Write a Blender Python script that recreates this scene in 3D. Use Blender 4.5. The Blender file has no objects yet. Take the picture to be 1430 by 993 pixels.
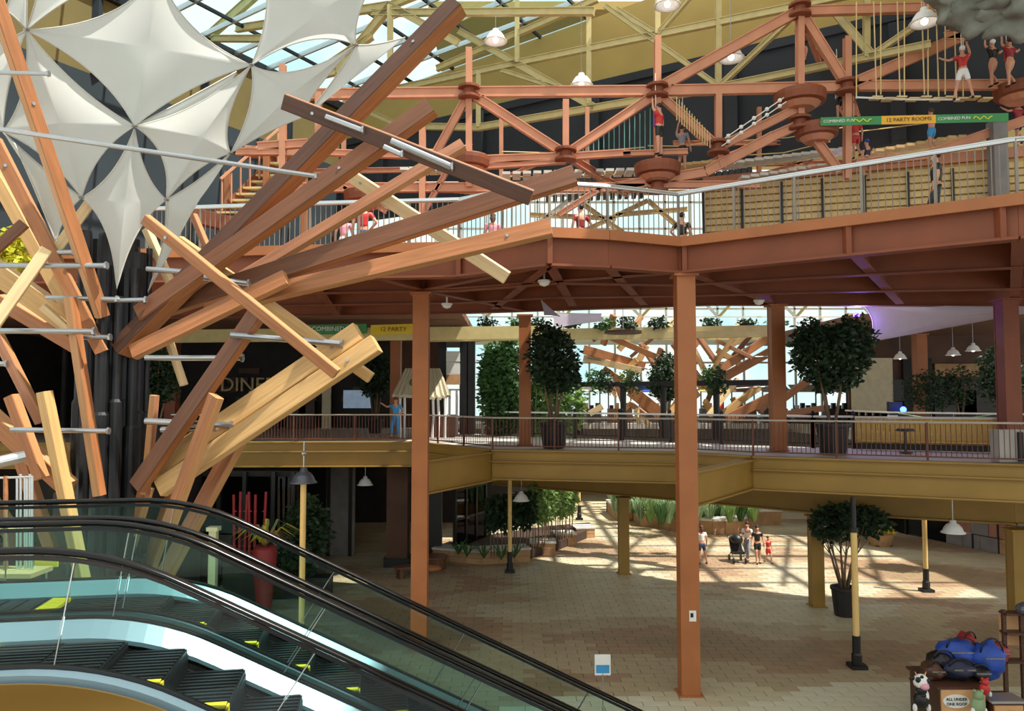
import bpy, math, random
from mathutils import Vector as V, Matrix, noise as mnoise
R = math.radians
random.seed(7)
scn = bpy.context.scene
C = scn.collection
# ------------------------------------------------------------------ camera
FPX, HORIZON, EYE = 1080.0, 556.0, 7.25      # level 1 floor z=0, level 2 floor z=5.5, upper deck z=11.2
L2, L3 = 5.5, 11.2
PITCH = math.atan((HORIZON - 496.5) / FPX)
cd = bpy.data.cameras.new('camera'); cam = bpy.data.objects.new('camera', cd); C.objects.link(cam)
cd.sensor_width = 36; cd.sensor_fit = 'HORIZONTAL'; cd.lens = FPX / 1430 * 36; cd.clip_end = 500
cam.location = (0, 0, EYE); cam.rotation_euler = (math.pi / 2 + PITCH, 0, 0)
scn.camera = cam
# ------------------------------------------------------------------ sky, sun, exposure
w = bpy.data.worlds.new('sky'); scn.world = w; w.use_nodes = True
nt = w.node_tree; nt.nodes.clear()
wo = nt.nodes.new('ShaderNodeOutputWorld'); bg = nt.nodes.new('ShaderNodeBackground')
tc = nt.nodes.new('ShaderNodeTexCoord'); ns = nt.nodes.new('ShaderNodeTexNoise'); cr = nt.nodes.new('ShaderNodeValToRGB')
ns.inputs['Scale'].default_value = 9; ns.inputs['Detail'].default_value = 5
cr.color_ramp.elements[0].position = .36; cr.color_ramp.elements[0].color = (.66, .87, .90, 1)
cr.color_ramp.elements[1].position = .54; cr.color_ramp.elements[1].color = (1, .97, .90, 1)
nt.links.new(tc.outputs['Generated'], ns.inputs['Vector']); nt.links.new(ns.outputs['Fac'], cr.inputs['Fac'])
nt.links.new(cr.outputs['Color'], bg.inputs['Color']); nt.links.new(bg.outputs['Background'], wo.inputs['Surface'])
bg.inputs['Strength'].default_value = 1.1
sl = bpy.data.lights.new('sun', 'SUN'); sun = bpy.data.objects.new('sun', sl); C.objects.link(sun)
sl.energy = 6.5; sl.angle = R(.6); sl.color = (1, .94, .84)
SUN = V((-.42, .16, -.89)).normalized()
sun.rotation_euler = SUN.to_track_quat('-Z', 'Y').to_euler(); sun.location = (20, -5, 40)
scn.view_settings.view_transform = 'Standard'; scn.view_settings.look = 'None'
scn.view_settings.exposure = 0.3; scn.view_settings.gamma = 1; scn.view_settings.use_curve_mapping = False
# ------------------------------------------------------------------ pixel -> place
_cp, _sp = math.cos(PITCH), math.sin(PITCH)
def ray(x, y):
    a, b = (x - 715) / FPX, (496.5 - y) / FPX
    return V((a, _cp - b * _sp, _sp + b * _cp))
def P(x, y, D):
    r = ray(x, y); return V((0, 0, EYE)) + r * (D / r.y)
def G(x, y, z):
    r = ray(x, y); return V((0, 0, EYE)) + r * ((z - EYE) / r.z)
def PX(x, D, z):                       # pixel column at distance D, height z
    return V((((x - 715) / FPX) * D, D, z))
UA = V((-.871, .491, 0)); VA = V((.491, .871, 0))   # axes of the roof hall (turned against the view)
def WP(x, y, c=31.4):                   # point on the wall plane  q.VA = c
    r = ray(x, y); return V((0, 0, EYE)) + r * (c / r.dot(VA))
# ------------------------------------------------------------------ materials
def lin(c):
    return tuple(((v / 255) / 12.92 if v / 255 <= .04045 else ((v / 255 + .055) / 1.055) ** 2.4) for v in c)
MATS = {}
def mat(name, col, rough=.6, metal=0, var=.12, scale=3.0, stretch=None, bump=0, spec=.5, emit=None, trans=None, bscale=None):
    m = bpy.data.materials.new(name); MATS[name] = m; m.use_nodes = True
    t = m.node_tree; b = t.nodes['Principled BSDF']; c = lin(col)
    b.inputs['Roughness'].default_value = rough; b.inputs['Metallic'].default_value = metal
    b.inputs['Specular IOR Level'].default_value = spec
    b.inputs['Base Color'].default_value = (*c, 1)
    if var or bump:
        tc = t.nodes.new('ShaderNodeTexCoord'); mp = t.nodes.new('ShaderNodeMapping'); n = t.nodes.new('ShaderNodeTexNoise')
        n.inputs['Scale'].default_value = scale; n.inputs['Detail'].default_value = 4
        if stretch: mp.inputs['Scale'].default_value = stretch
        t.links.new(tc.outputs['Object'], mp.inputs['Vector']); t.links.new(mp.outputs['Vector'], n.inputs['Vector'])
        r = t.nodes.new('ShaderNodeValToRGB')
        r.color_ramp.elements[0].position = .3; r.color_ramp.elements[1].position = .7
        r.color_ramp.elements[0].color = tuple(min(1, v * (1 - var)) for v in c) + (1,)
        r.color_ramp.elements[1].color = tuple(min(1, v * (1 + var)) for v in c) + (1,)
        t.links.new(n.outputs['Fac'], r.inputs['Fac']); t.links.new(r.outputs['Color'], b.inputs['Base Color'])
        if bump:
            bp = t.nodes.new('ShaderNodeBump'); bp.inputs['Strength'].default_value = bump; bp.inputs['Distance'].default_value = .02
            t.links.new(n.outputs['Fac'], bp.inputs['Height']); t.links.new(bp.outputs['Normal'], b.inputs['Normal'])
    if emit:
        b.inputs['Emission Color'].default_value = (*lin(emit[0]), 1); b.inputs['Emission Strength'].default_value = emit[1]
    if trans:
        tr = t.nodes.new('ShaderNodeBsdfTranslucent'); mx = t.nodes.new('ShaderNodeMixShader'); mx.inputs[0].default_value = trans
        tr.inputs['Color'].default_value = (*c, 1)
        o = t.nodes['Material Output']
        t.links.new(b.outputs[0], mx.inputs[1]); t.links.new(tr.outputs[0], mx.inputs[2]); t.links.new(mx.outputs[0], o.inputs['Surface'])
    return m
def glassmat(name, tint, refl=.12, rough=.02):
    m = bpy.data.materials.new(name); MATS[name] = m; m.use_nodes = True
    t = m.node_tree; t.nodes.clear()
    o = t.nodes.new('ShaderNodeOutputMaterial'); tr = t.nodes.new('ShaderNodeBsdfTransparent'); gl = t.nodes.new('ShaderNodeBsdfGlossy')
    lw = t.nodes.new('ShaderNodeLayerWeight'); lw.inputs['Blend'].default_value = refl; mx = t.nodes.new('ShaderNodeMixShader')
    tr.inputs['Color'].default_value = (*lin(tint), 1); gl.inputs['Roughness'].default_value = rough
    t.links.new(lw.outputs['Fresnel'], mx.inputs[0]); t.links.new(tr.outputs[0], mx.inputs[1]); t.links.new(gl.outputs[0], mx.inputs[2])
    t.links.new(mx.outputs[0], o.inputs['Surface']); return m
M = MATS
mat('terra', (166, 100, 55), .55, var=.10, scale=1.2)
mat('terra_dark', (128, 66, 36), .6, var=.12, scale=1.0)
mat('terra_pale', (196, 134, 102), .6, var=.10, scale=1.5)
mat('terra_rail', (104, 56, 40), .5, var=.05)
mat('olive', (156, 122, 54), .55, var=.10, scale=.8)
mat('olive_steel', (196, 180, 124), .55, var=.08)
mat('olive_wall', (176, 150, 84), .8, var=.08, scale=.5)
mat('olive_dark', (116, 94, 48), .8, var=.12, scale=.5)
mat('dark_wall', (44, 48, 54), .8, var=.25, scale=.3)
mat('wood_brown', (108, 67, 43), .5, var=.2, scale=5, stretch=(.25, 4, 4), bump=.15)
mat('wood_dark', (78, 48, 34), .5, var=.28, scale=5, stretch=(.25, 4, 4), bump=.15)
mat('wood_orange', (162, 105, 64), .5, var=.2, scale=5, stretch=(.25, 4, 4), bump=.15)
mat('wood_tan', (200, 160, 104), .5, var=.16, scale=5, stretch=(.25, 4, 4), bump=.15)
mat('wood_honey', (182, 134, 88), .5, var=.14, scale=5, stretch=(.25, 4, 4), bump=.15)  # paler tone made for the light on narrow beam faces
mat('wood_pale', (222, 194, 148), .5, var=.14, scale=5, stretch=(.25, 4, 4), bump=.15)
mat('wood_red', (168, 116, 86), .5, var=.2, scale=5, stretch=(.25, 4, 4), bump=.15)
mat('steel', (168, 172, 176), .3, .9, var=.05)
mat('alu', (205, 208, 210), .35, .85, var=.04, scale=2)
mat('alu_deck', (112, 136, 148), .36, .4, var=.05, scale=1.2)
mat('rail_pale', (206, 196, 184), .4, .2, var=.05)
mat('rail_grey', (136, 126, 114), .45, .3, var=.08)
mat('black', (20, 20, 22), .45, var=.15)
mat('black_steel', (34, 35, 38), .35, .4, var=.3, scale=2)
mat('rubber', (8, 8, 9), .2, var=0, spec=.3)
mat('gold_panel', (150, 118, 60), .28, .75, var=.12, scale=.8)
mat('yellow', (226, 196, 40), .6, var=.05)
mat('fabric', (216, 218, 214), .8, var=.04, scale=2, trans=.5)
mat('fabric_edge', (190, 188, 180), .8, var=.05)
mat('sail', (206, 196, 214), .8, var=.05, trans=.45)
mat('concrete', (190, 186, 180), .7, var=.08, scale=1.5)
mat('grout', (156, 140, 114), .85, var=.12, scale=1)
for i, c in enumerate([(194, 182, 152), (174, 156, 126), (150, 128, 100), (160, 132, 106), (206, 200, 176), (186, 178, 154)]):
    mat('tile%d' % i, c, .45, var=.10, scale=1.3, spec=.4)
mat('brown_wall', (86, 58, 42), .7, var=.3, scale=.6)
mat('soffit', (120, 84, 62), .8, var=.12, scale=.8)
mat('dark_shop', (38, 32, 30), .7, var=.4, scale=1.2)
mat('shop_panel', (70, 64, 60), .6, var=.3, scale=1)
mat('brick_red', (160, 112, 92), .8, var=.15, scale=2)
mat('brick_grey', (128, 124, 122), .8, var=.15, scale=2)
mat('stone', (176, 138, 98), .8, var=.22, scale=2.5, bump=.3)
mat('stone_top', (206, 204, 198), .7, var=.1, scale=2)
mat('rock', (126, 130, 118), .9, var=.3, scale=1.8, bump=.8)
mat('leaf_dark', (42, 66, 40), .6, var=.35, scale=2, trans=.2)
mat('leaf', (70, 110, 58), .6, var=.35, scale=2, trans=.25)
mat('leaf_light', (134, 166, 96), .6, var=.3, scale=2, trans=.3)
mat('leaf_grass', (156, 182, 140), .6, var=.3, scale=2, trans=.3)
mat('leaf_yellow', (214, 206, 60), .6, var=.2, trans=.3)
mat('bark', (120, 98, 74), .8, var=.25, scale=4)
mat('pot', (30, 27, 27), .5, var=.2)
mat('soil', (60, 44, 34), .9)
mat('red', (196, 46, 44), .5, var=.12)
mat('crimson', (150, 34, 40), .5, var=.12)
mat('blue', (34, 70, 160), .6, var=.2, scale=4)
mat('sky_blue', (60, 150, 206), .6, var=.1)
mat('navy', (30, 34, 60), .6, var=.2)
mat('white', (232, 232, 230), .6, var=.04)
mat('lamp_white', (240, 240, 238), .4, var=.02)
mat('lamp_grey', (92, 94, 104), .35, .4, var=.05)
mat('bulb', (255, 250, 240), .4, var=0, emit=((255, 248, 235), 3))
mat('violet_light', (120, 90, 255), .4, var=0, emit=((110, 80, 255), 6))
mat('blue_light', (60, 90, 255), .4, var=0, emit=((60, 90, 255), 8))
mat('cream_post', (226, 214, 178), .6, var=.08)
mat('lamp_pole', (226, 190, 120), .55, var=.12, scale=4, stretch=(4, 4, .3))
mat('thatch', (186, 176, 150), .95, var=.3, scale=14, stretch=(6, 6, .6), bump=.6)
mat('screen', (150, 170, 190), .3, var=.2, emit=((150, 175, 200), .25))
mat('tan_board', (206, 158, 112), .7, var=.1)
mat('slat_tan', (212, 184, 128), .65, var=.14, scale=3)
mat('bench_yellow', (206, 166, 88), .6, var=.14, scale=3)
mat('green_banner', (66, 140, 84), .7, var=.03)
mat('orange_banner', (232, 176, 60), .7, var=.03)
mat('ink', (24, 28, 30), .8, var=0)
mat('lime', (210, 220, 70), .7, var=0)
mat('rope_teal', (120, 190, 180), .8, var=.1)
mat('rope', (210, 186, 130), .8, var=.1)
mat('rope_white', (226, 226, 218), .8, var=.05)
mat('pink', (226, 160, 176), .7, var=.1)
mat('purple', (130, 60, 130), .7, var=.1)
mat('denim', (58, 70, 96), .8, var=.15)
mat('grey_cloth', (150, 152, 158), .8, var=.1)
mat('skin', (206, 150, 122), .6, var=.05)
mat('hair_dark', (36, 26, 22), .6, var=.1)
mat('hair_brown', (84, 56, 38), .6, var=.1)
mat('hair_grey', (190, 186, 180), .6, var=.1)
glassmat('glass_esc', (238, 249, 247), .2)
glassmat('glass_sky', (236, 248, 250), .05)
glassmat('glass_wall', (238, 246, 246), .08)
glassmat('glass_dark', (70, 84, 88), .25)
# ------------------------------------------------------------------ mesh helpers
class MB:
    def __init__(s): s.v = []; s.f = []; s.mi = []
    def add(s, vs, fs, mi=0):
        k = len(s.v); s.v += [tuple(v) for v in vs]; s.f += [tuple(i + k for i in f) for f in fs]; s.mi += [mi] * len(fs); return s
    def hexa(s, a, mi=0):            # 8 corners: bottom 4 ccw, top 4 ccw
        return s.add(a, [(3, 2, 1, 0), (4, 5, 6, 7), (0, 1, 5, 4), (1, 2, 6, 5), (2, 3, 7, 6), (3, 0, 4, 7)], mi)
    def box(s, c, d, rz=0, mi=0):
        x, y, z = d[0] / 2, d[1] / 2, d[2] / 2; ca, sa = math.cos(rz), math.sin(rz)
        return s.hexa([(c[0] + ca * a - sa * b, c[1] + sa * a + ca * b, c[2] + e) for e in (-z, z) for a, b in ((-x, -y), (x, -y), (x, y), (-x, y))], mi)
    def bar(s, p, q, wd, ht, mi=0, roll=0):
        p, q = V(p), V(q); x = (q - p).normalized(); up = V((0, 0, 1)) if abs(x.z) < .97 else V((0, 1, 0))
        y = up.cross(x).normalized(); z = x.cross(y)
        if roll: m = Matrix.Rotation(roll, 3, x); y, z = m @ y, m @ z
        y, z = y * wd / 2, z * ht / 2
        return s.hexa([p - y - z, q - y - z, q + y - z, p + y - z, p - y + z, q - y + z, q + y + z, p + y + z], mi)
    def tube(s, pts, r, n=8, cap=True, mi=0):
        pts = [V(p) for p in pts]; k = len(s.v); rr = r if isinstance(r, (list, tuple)) else [r] * len(pts); pv = None
        for i, p in enumerate(pts):
            t = (pts[min(i + 1, len(pts) - 1)] - pts[max(i - 1, 0)]).normalized()
            if pv is None: y = t.orthogonal().normalized()
            else: y = (pv - t * pv.dot(t)).normalized()
            pv = y; z = t.cross(y)
            for j in range(n):
                a = 2 * math.pi * j / n; s.v.append(tuple(p + (y * math.cos(a) + z * math.sin(a)) * rr[i]))
        fs = [(k + i * n + j, k + i * n + (j + 1) % n, k + (i + 1) * n + (j + 1) % n, k + (i + 1) * n + j) for i in range(len(pts) - 1) for j in range(n)]
        if cap: fs += [tuple(k + j for j in reversed(range(n))), tuple(k + (len(pts) - 1) * n + j for j in range(n))]
        s.f += fs; s.mi += [mi] * len(fs); return s
    def lathe(s, prof, c=(0, 0, 0), n=16, mi=0):       # prof: (r, z)
        k = len(s.v)
        for r, z in prof:
            for j in range(n): a = 2 * math.pi * j / n; s.v.append((c[0] + r * math.cos(a), c[1] + r * math.sin(a), c[2] + z))
        fs = [(k + i * n + j, k + i * n + (j + 1) % n, k + (i + 1) * n + (j + 1) % n, k + (i + 1) * n + j) for i in range(len(prof) - 1) for j in range(n)]
        fs += [tuple(k + j for j in reversed(range(n))), tuple(k + (len(prof) - 1) * n + j for j in range(n))]
        s.f += fs; s.mi += [mi] * len(fs); return s
    def prism(s, poly, z0, z1, mi=0):
        n = len(poly); vs = [(p[0], p[1], z0) for p in poly] + [(p[0], p[1], z1) for p in poly]
        return s.add(vs, [tuple(reversed(range(n))), tuple(range(n, 2 * n))] + [(i, (i + 1) % n, (i + 1) % n + n, i + n) for i in range(n)], mi)
    def plate(s, poly, nrm, th, mi=0):                  # 3-D polygon with thickness
        n = len(poly); d = V(nrm).normalized() * th / 2; vs = [V(p) - d for p in poly] + [V(p) + d for p in poly]
        return s.add(vs, [tuple(reversed(range(n))), tuple(range(n, 2 * n))] + [(i, (i + 1) % n, (i + 1) % n + n, i + n) for i in range(n)], mi)
    def ball(s, c, r, n=10, m=6, mi=0, noise_amp=0):
        k = len(s.v); r = r if isinstance(r, (tuple, list, V)) else (r, r, r)
        for i in range(m + 1):
            t = math.pi * i / m
            for j in range(n):
                a = 2 * math.pi * j / n; d = V((math.sin(t) * math.cos(a), math.sin(t) * math.sin(a), math.cos(t)))
                f = 1 + noise_amp * mnoise.noise(d * 2.3 + V(c)) if noise_amp else 1
                s.v.append((c[0] + d.x * r[0] * f, c[1] + d.y * r[1] * f, c[2] + d.z * r[2] * f))
        fs = [(k + i * n + j, k + (i + 1) * n + j, k + (i + 1) * n + (j + 1) % n, k + i * n + (j + 1) % n) for i in range(m) for j in range(n)]
        s.f += fs; s.mi += [mi] * len(fs); return s
    def mesh(s, name, mats, smooth=False):
        me = bpy.data.meshes.new(name); me.from_pydata(s.v, [], s.f)
        for x in (mats if isinstance(mats, (list, tuple)) else [mats]): me.materials.append(M[x] if isinstance(x, str) else x)
        if any(s.mi): me.polygons.foreach_set('material_index', s.mi)
        if smooth: me.polygons.foreach_set('use_smooth', [True] * len(s.f))
        me.update(); return me
    def build(s, name, mats, parent=None, smooth=False, kind=None):
        return obj(name, s.mesh(name, mats, smooth), parent, kind=kind)
def world(o):
    m = o.matrix_basis.copy()
    return world(o.parent) @ o.matrix_parent_inverse @ m if o.parent else m
def adopt(o, parent):
    o.parent = parent; o.matrix_parent_inverse = world(parent).inverted()
def obj(name, me, parent=None, loc=None, mtx=None, kind=None):
    o = bpy.data.objects.new(name, me); C.objects.link(o)
    if parent: adopt(o, parent)
    if mtx is not None: o.matrix_basis = mtx
    elif loc is not None: o.location = loc
    if kind: o['kind'] = kind
    return o
def tag(o, label, cat, group=None):
    o['label'] = label; o['category'] = cat
    if group: o['group'] = group
    return o
def thing(name, label, cat, loc=(0, 0, 0), group=None):
    o = bpy.data.objects.new(name, None); C.objects.link(o); o.location = loc; o.empty_display_size = .2
    return tag(o, label, cat, group)
def struct(o, label=None):
    o['kind'] = 'structure'
    if label: o['label'] = label
    return o
def copy_tree(o, parent=None):
    c = o.copy(); C.objects.link(c)
    if parent: c.parent = parent
    for ch in list(o.children): copy_tree(ch, c)
    return c
def place(root, loc, rz=0, label=None, group=None, s=1):
    root.location = loc; root.rotation_euler = (0, 0, rz); root.scale = (s, s, s)
    if label: root['label'] = label
    if group: root['group'] = group
    return root
def axis_mtx(p, q, roll=0):
    p, q = V(p), V(q); x = (q - p).normalized(); up = V((0, 0, 1)) if abs(x.z) < .97 else V((0, 1, 0))
    y = up.cross(x).normalized(); z = x.cross(y)
    m = Matrix((x, y, z)).transposed().to_4x4()
    if roll: m = m @ Matrix.Rotation(roll, 4, 'X')
    return Matrix.Translation(p) @ m, (q - p).length
def beam(name, p, q, wd, ht, material, parent=None, roll=0, bev=0.012, edge=None):
    """timber or steel bar with eased edges, its own long axis as local x"""
    m, L = axis_mtx(p, q, roll); b = MB(); y, z = wd / 2, ht / 2; e = min(bev, y / 2, z / 2)
    ring = [(-y + e, -z), (y - e, -z), (y, -z + e), (y, z - e), (y - e, z), (-y + e, z), (-y, z - e), (-y, -z + e)]
    b.v = [(x, a, c) for x in (0, L) for a, c in ring]
    b.f = [tuple(reversed(range(8))), tuple(range(8, 16))] + [(i, (i + 1) % 8, (i + 1) % 8 + 8, i + 8) for i in range(8)]
    b.mi = [0] * 10
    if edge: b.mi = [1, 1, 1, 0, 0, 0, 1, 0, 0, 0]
    return obj(name, b.mesh(name, [material, edge] if edge else material), parent, mtx=m)
def ibeam(name, p, q, wd, ht, material, parent=None, tf=.03, tw=.02):
    m, L = axis_mtx(p, q); b = MB()
    for z in (-ht / 2 + tf / 2, ht / 2 - tf / 2): b.box((L / 2, 0, z), (L, wd, tf))
    b.box((L / 2, 0, 0), (L, tw, ht - 2 * tf))
    return obj(name, b.mesh(name, material), parent, mtx=m)
def rod(name, p, q, r, material, parent=None, n=10):
    return MB().tube([p, q], r, n).build(name, material, parent, smooth=False)
def text_mesh(body, size, material, mtx, name='lettering', parent=None, ext=.004, align='CENTER'):
    cu = bpy.data.curves.new(name, 'FONT'); cu.body = body; cu.size = size; cu.extrude = ext; cu.align_x = align; cu.align_y = 'CENTER'; cu.resolution_u = 3
    t = bpy.data.objects.new(name, cu); C.objects.link(t)
    dg = bpy.context.evaluated_depsgraph_get(); me = bpy.data.meshes.new_from_object(t.evaluated_get(dg))
    bpy.data.objects.remove(t); bpy.data.curves.remove(cu); me.materials.clear(); me.materials.append(M[material]); me.name = name
    return obj(name, me, parent, mtx=mtx)
def upright(c, yaw=0):                   # lettering standing upright, facing the camera side (-y), turned by yaw
    return Matrix.Translation(V(c)) @ Matrix.Rotation(yaw, 4, 'Z') @ Matrix.Rotation(math.pi / 2, 4, 'X')
# ================================================================== the setting: floors, decks, walls, roof
FAR = 66
b = MB(); b.box((4, 33, -.09), (80, 72, .12)); floor = struct(b.build('floor', 'grout'), 'beige paved ground floor of the hall')
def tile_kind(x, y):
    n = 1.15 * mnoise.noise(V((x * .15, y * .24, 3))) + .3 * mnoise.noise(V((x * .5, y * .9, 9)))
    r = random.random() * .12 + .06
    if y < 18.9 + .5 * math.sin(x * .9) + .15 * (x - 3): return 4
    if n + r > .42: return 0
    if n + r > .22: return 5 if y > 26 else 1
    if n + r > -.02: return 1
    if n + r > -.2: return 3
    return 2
TW, TD = .62, .31
tl = []
for j in range(int(16 / TD), int(47 / TD)):
    y = (j + .5) * TD
    for i in range(int((-.42 * y) / TW) - 1, int((.70 * y) / TW) + 1):
        x = (i + .5 + (.5 if j % 2 else 0)) * TW
        if x / y * FPX + 715 < 250: continue
        tl.append((x, y))
inview = [t for t in tl if 640 < t[0] / t[1] * FPX + 715 < 1425 and 7.25 / t[1] * FPX + 556 < 1000]
near = set(sorted(inview, key=lambda t: t[1])[:300])
tm = {}
stuff = MB()
for t in tl:
    k = tile_kind(*t); h = .05 + random.uniform(-.002, .002)
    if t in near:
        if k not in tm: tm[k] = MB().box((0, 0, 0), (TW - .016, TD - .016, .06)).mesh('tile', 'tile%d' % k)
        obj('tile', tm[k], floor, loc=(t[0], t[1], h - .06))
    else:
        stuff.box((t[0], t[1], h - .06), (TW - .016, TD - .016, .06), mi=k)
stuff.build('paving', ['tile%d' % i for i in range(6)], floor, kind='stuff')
b = MB(); b.box((8, 56.8, -.025), (70, 19.6, .03)); b.build('far_paving', 'tile0', floor)
# --- landing the photographer stands on
b = MB(); b.box((-2, 1.0, L2 - .2), (16, 5.4, .4)); b.box((-8.2, 5.6, L2 - .2), (8.2, 3.9, .4))
struct(b.build('landing_floor', 'concrete'), 'level two landing at the head of the escalators')
# --- mezzanine (level 2)
fe = [PX(x, D, 0) for x, D in ((-260, 30), (250, 31.2), (580, 31.6), (688, 26.6), (955, 25.3), (1050, 23.6), (1430, 20.7), (1800, 19.2))]
be = [PX(x, D, 0) for x, D in ((1700, 24.2), (1410, 25.4), (1134, 27.9), (869, 32.9), (690, 37), (560, 46), (-350, 46))]
mz = MB().prism([(p.x, p.y) for p in fe + be], L2 - .28, L2 - .02).build('mezzanine_floor', 'concrete')
struct(mz, 'level two walkway slab with a pale floor')
for a, c in zip(fe[:-1], fe[1:]):
    d = (c - a).normalized(); n = V((-d.y, d.x, 0))
    ibeam('edge_girder', a + V((0, 0, L2 - .51)), c + V((0, 0, L2 - .51)), .34, 1.02, 'olive', mz, .05, .04)
    MB().bar(a + V((0, 0, L2 - .40)) - n * .1, c + V((0, 0, L2 - .40)) - n * .1, .16, .05).build('edge_ledge', 'olive', mz)
for a, c in zip(be[:-3], be[1:-2]):
    ibeam('back_girder', V((a.x, a.y, 3.95)), V((c.x, c.y, 3.95)), .4, 1.6, 'olive', mz, .06, .05)
for (x0, D0, x1, D1, z0, z1) in ((590, 22.9, 692, 27.0, 4.42, 5.42), (957, 19.5, 1050, 23.9, 4.5, 5.4)):
    ibeam('stub_girder', PX(x0, D0, (z0 + z1) / 2), PX(x1, D1, (z0 + z1) / 2), .34, z1 - z0, 'olive', mz, .05, .05)
for x, D0, D1 in ((760, 26.4, 35.5), (860, 26.0, 33), (1000, 25.2, 30), (1200, 22.9, 27.3), (1320, 21.8, 26), (300, 31.4, 45), (420, 31.6, 45), (540, 31.8, 45)):
    ibeam('cross_beam', PX(x, D0, 4.95), PX(x, D1, 4.95), .25, .5, 'soffit', mz)
MB().prism([(p.x, p.y) for p in [fe[0] + V((0, .6, 0)), fe[1] + V((0, .6, 0)), fe[2] + V((0, .6, 0)), be[4], be[5], be[6]]], L2 - .75, L2 - .7).build('soffit', 'dark_shop', mz)
# --- upper deck (level 3)
df = [PX(x, D, 0) for x, D in ((-300, 21.5), (250, 20.8), (430, 20.3), (640, 19.9), (768, 18.2), (850, 18.5), (950, 19.3), (1430, 15.1), (1900, 13.2))]
db = [PX(x, D, 0) for x, D in ((1900, 23.5), (1430, 26.6), (1000, 26.2), (600, 29.2), (250, 30.5), (-300, 31))]
dk = MB().prism([(p.x, p.y) for p in df + db], L3 - .22, L3).build('upper_deck', 'terra_dark'); struct(dk, 'terracotta painted level three deck on steel girders')
for a, c in zip(df[:-1], df[1:]):
    ibeam('edge_girder', a + V((0, 0, L3 - .42)), c + V((0, 0, L3 - .42)), .36, .84, 'terra_dark', dk, .06, .05)
    MB().bar(a + V((0, -.2, L3 - .06)), c + V((0, -.2, L3 - .06)), .12, .24).build('edge_plate', 'terra', dk)
for a, c in zip(db[:-1], db[1:]):
    ibeam('back_girder', a + V((0, 0, L3 - .5)), c + V((0, 0, L3 - .5)), .3, .6, 'terra_dark', dk)
for t in (.3, .62):
    q = []
    for x in (-100, 250, 430, 640, 780, 950, 1200, 1430, 1700):
        def dep(pl):
            k = (x - 715) / FPX
            for a, c in zip(pl[:-1], pl[1:]):
                a1, c1 = a.x / a.y, c.x / c.y
                if min(a1, c1) - 1e-6 <= k <= max(a1, c1) + 1e-6:
                    s = (k * a.y - a.x) / ((c.x - a.x) - k * (c.y - a.y)); return a.y + s * (c.y - a.y)
            return pl[0].y
        q.append(PX(x, dep(df) * (1 - t) + dep(db) * t, L3 - .52))
    for a, c in zip(q[:-1], q[1:]): ibeam('inner_girder', a, c, .28, .6, 'terra_dark', dk)
for x0, D0, x1, D1 in ((955, 19.4, 1085, 26.1), (590, 22.8, 733, 28.3), (768, 18.4, 690, 27.5), (768, 18.4, 800, 26.5), (430, 20.4, 470, 29.5), (250, 21, 300, 30), (1200, 17.3, 1260, 26), (1430, 15.4, 1420, 26), (850, 18.7, 900, 26.3), (590, 22.8, 520, 20.2), (590, 22.8, 768, 18.4), (590, 22.8, 955, 19.5)):
    ibeam('cross_beam', PX(x0, D0, L3 - .5), PX(x1, D1, L3 - .5), .26, .56, 'terra_dark', dk)
for x in (768, 955, 640, 1190, 1400):
    i = {768: df[4], 955: df[6] + V((0.1, 0, 0)), 640: df[3], 1190: df[6].lerp(df[7], .55), 1400: df[6].lerp(df[7], .95)}[x]
    MB().box((i.x, i.y - .1, L3 - .42), (.12, .2, .74)).build('stiffener', 'terra_dark', dk)
# --- far glazed end wall
gw = MB().box((7, 60.2, 2.9), (64, .4, 5.8)).build('wall_far', 'brick_grey'); struct(gw, 'grey base wall at the far end of the hall')
win = bpy.data.objects.new('window_1', None); C.objects.link(win); win.location = (7, 60, 5.8); struct(win, 'tall glazed end wall with white mullions')
nx, nz, sx, sz = 21, 9, 2.0, 2.1
pm = MB().box((0, 0, 0), (sx - .12, .03, sz - .12)).mesh('pane', 'glass_wall')
for i in range(nx):
    for k in range(nz): obj('pane', pm, win, loc=(7 + (i - nx / 2 + .5) * sx, 60, 5.8 + (k + .5) * sz))
for i in range(nx + 1): MB().box((7 + (i - nx / 2) * sx, 60, 5.8 + nz * sz / 2), (.14, .2, nz * sz)).build('mullion', 'white', win)
for i in range(0, nx, 3): MB().bar((7 + (i - nx / 2) * sx, 59.7, 13.5), (7 + (i + 3 - nx / 2) * sx, 59.7, 20), .12, .2).build('brace', 'olive_steel', win); MB().bar((7 + (i - nx / 2) * sx, 59.7, 20), (7 + (i + 3 - nx / 2) * sx, 59.7, 13.5), .12, .2).build('brace', 'white', win)
for k in range(nz + 1): MB().box((7, 60, 5.8 + k * sz), (nx * sx, .2, .14)).build('transom', 'white', win)
# --- side and back walls
wl = MB().box((-26, 44, 5), (.4, 40, 12)).build('wall_left', 'dark_shop'); struct(wl)
b = MB(); b.box((-17, 46.2, 8.4), (26, .3, 5.8)); struct(b.build('wall_back', 'brown_wall'), 'dark brown shop front wall behind the level two walkway')
b = MB(); b.box((-11, 45.6, 2.4), (22, .3, 4.8)); struct(b.build('wall_corridor', 'dark_shop'), 'dark end of the ground floor corridor')
# level 1 left shop front (dark) and its ceiling is the mezzanine
b = MB(); b.box((-12.2, 33, 2.4), (.3, 24, 4.6)); struct(b.build('wall_shop', 'dark_shop'), 'dark shop wall on the ground floor left of the corridor')
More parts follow.
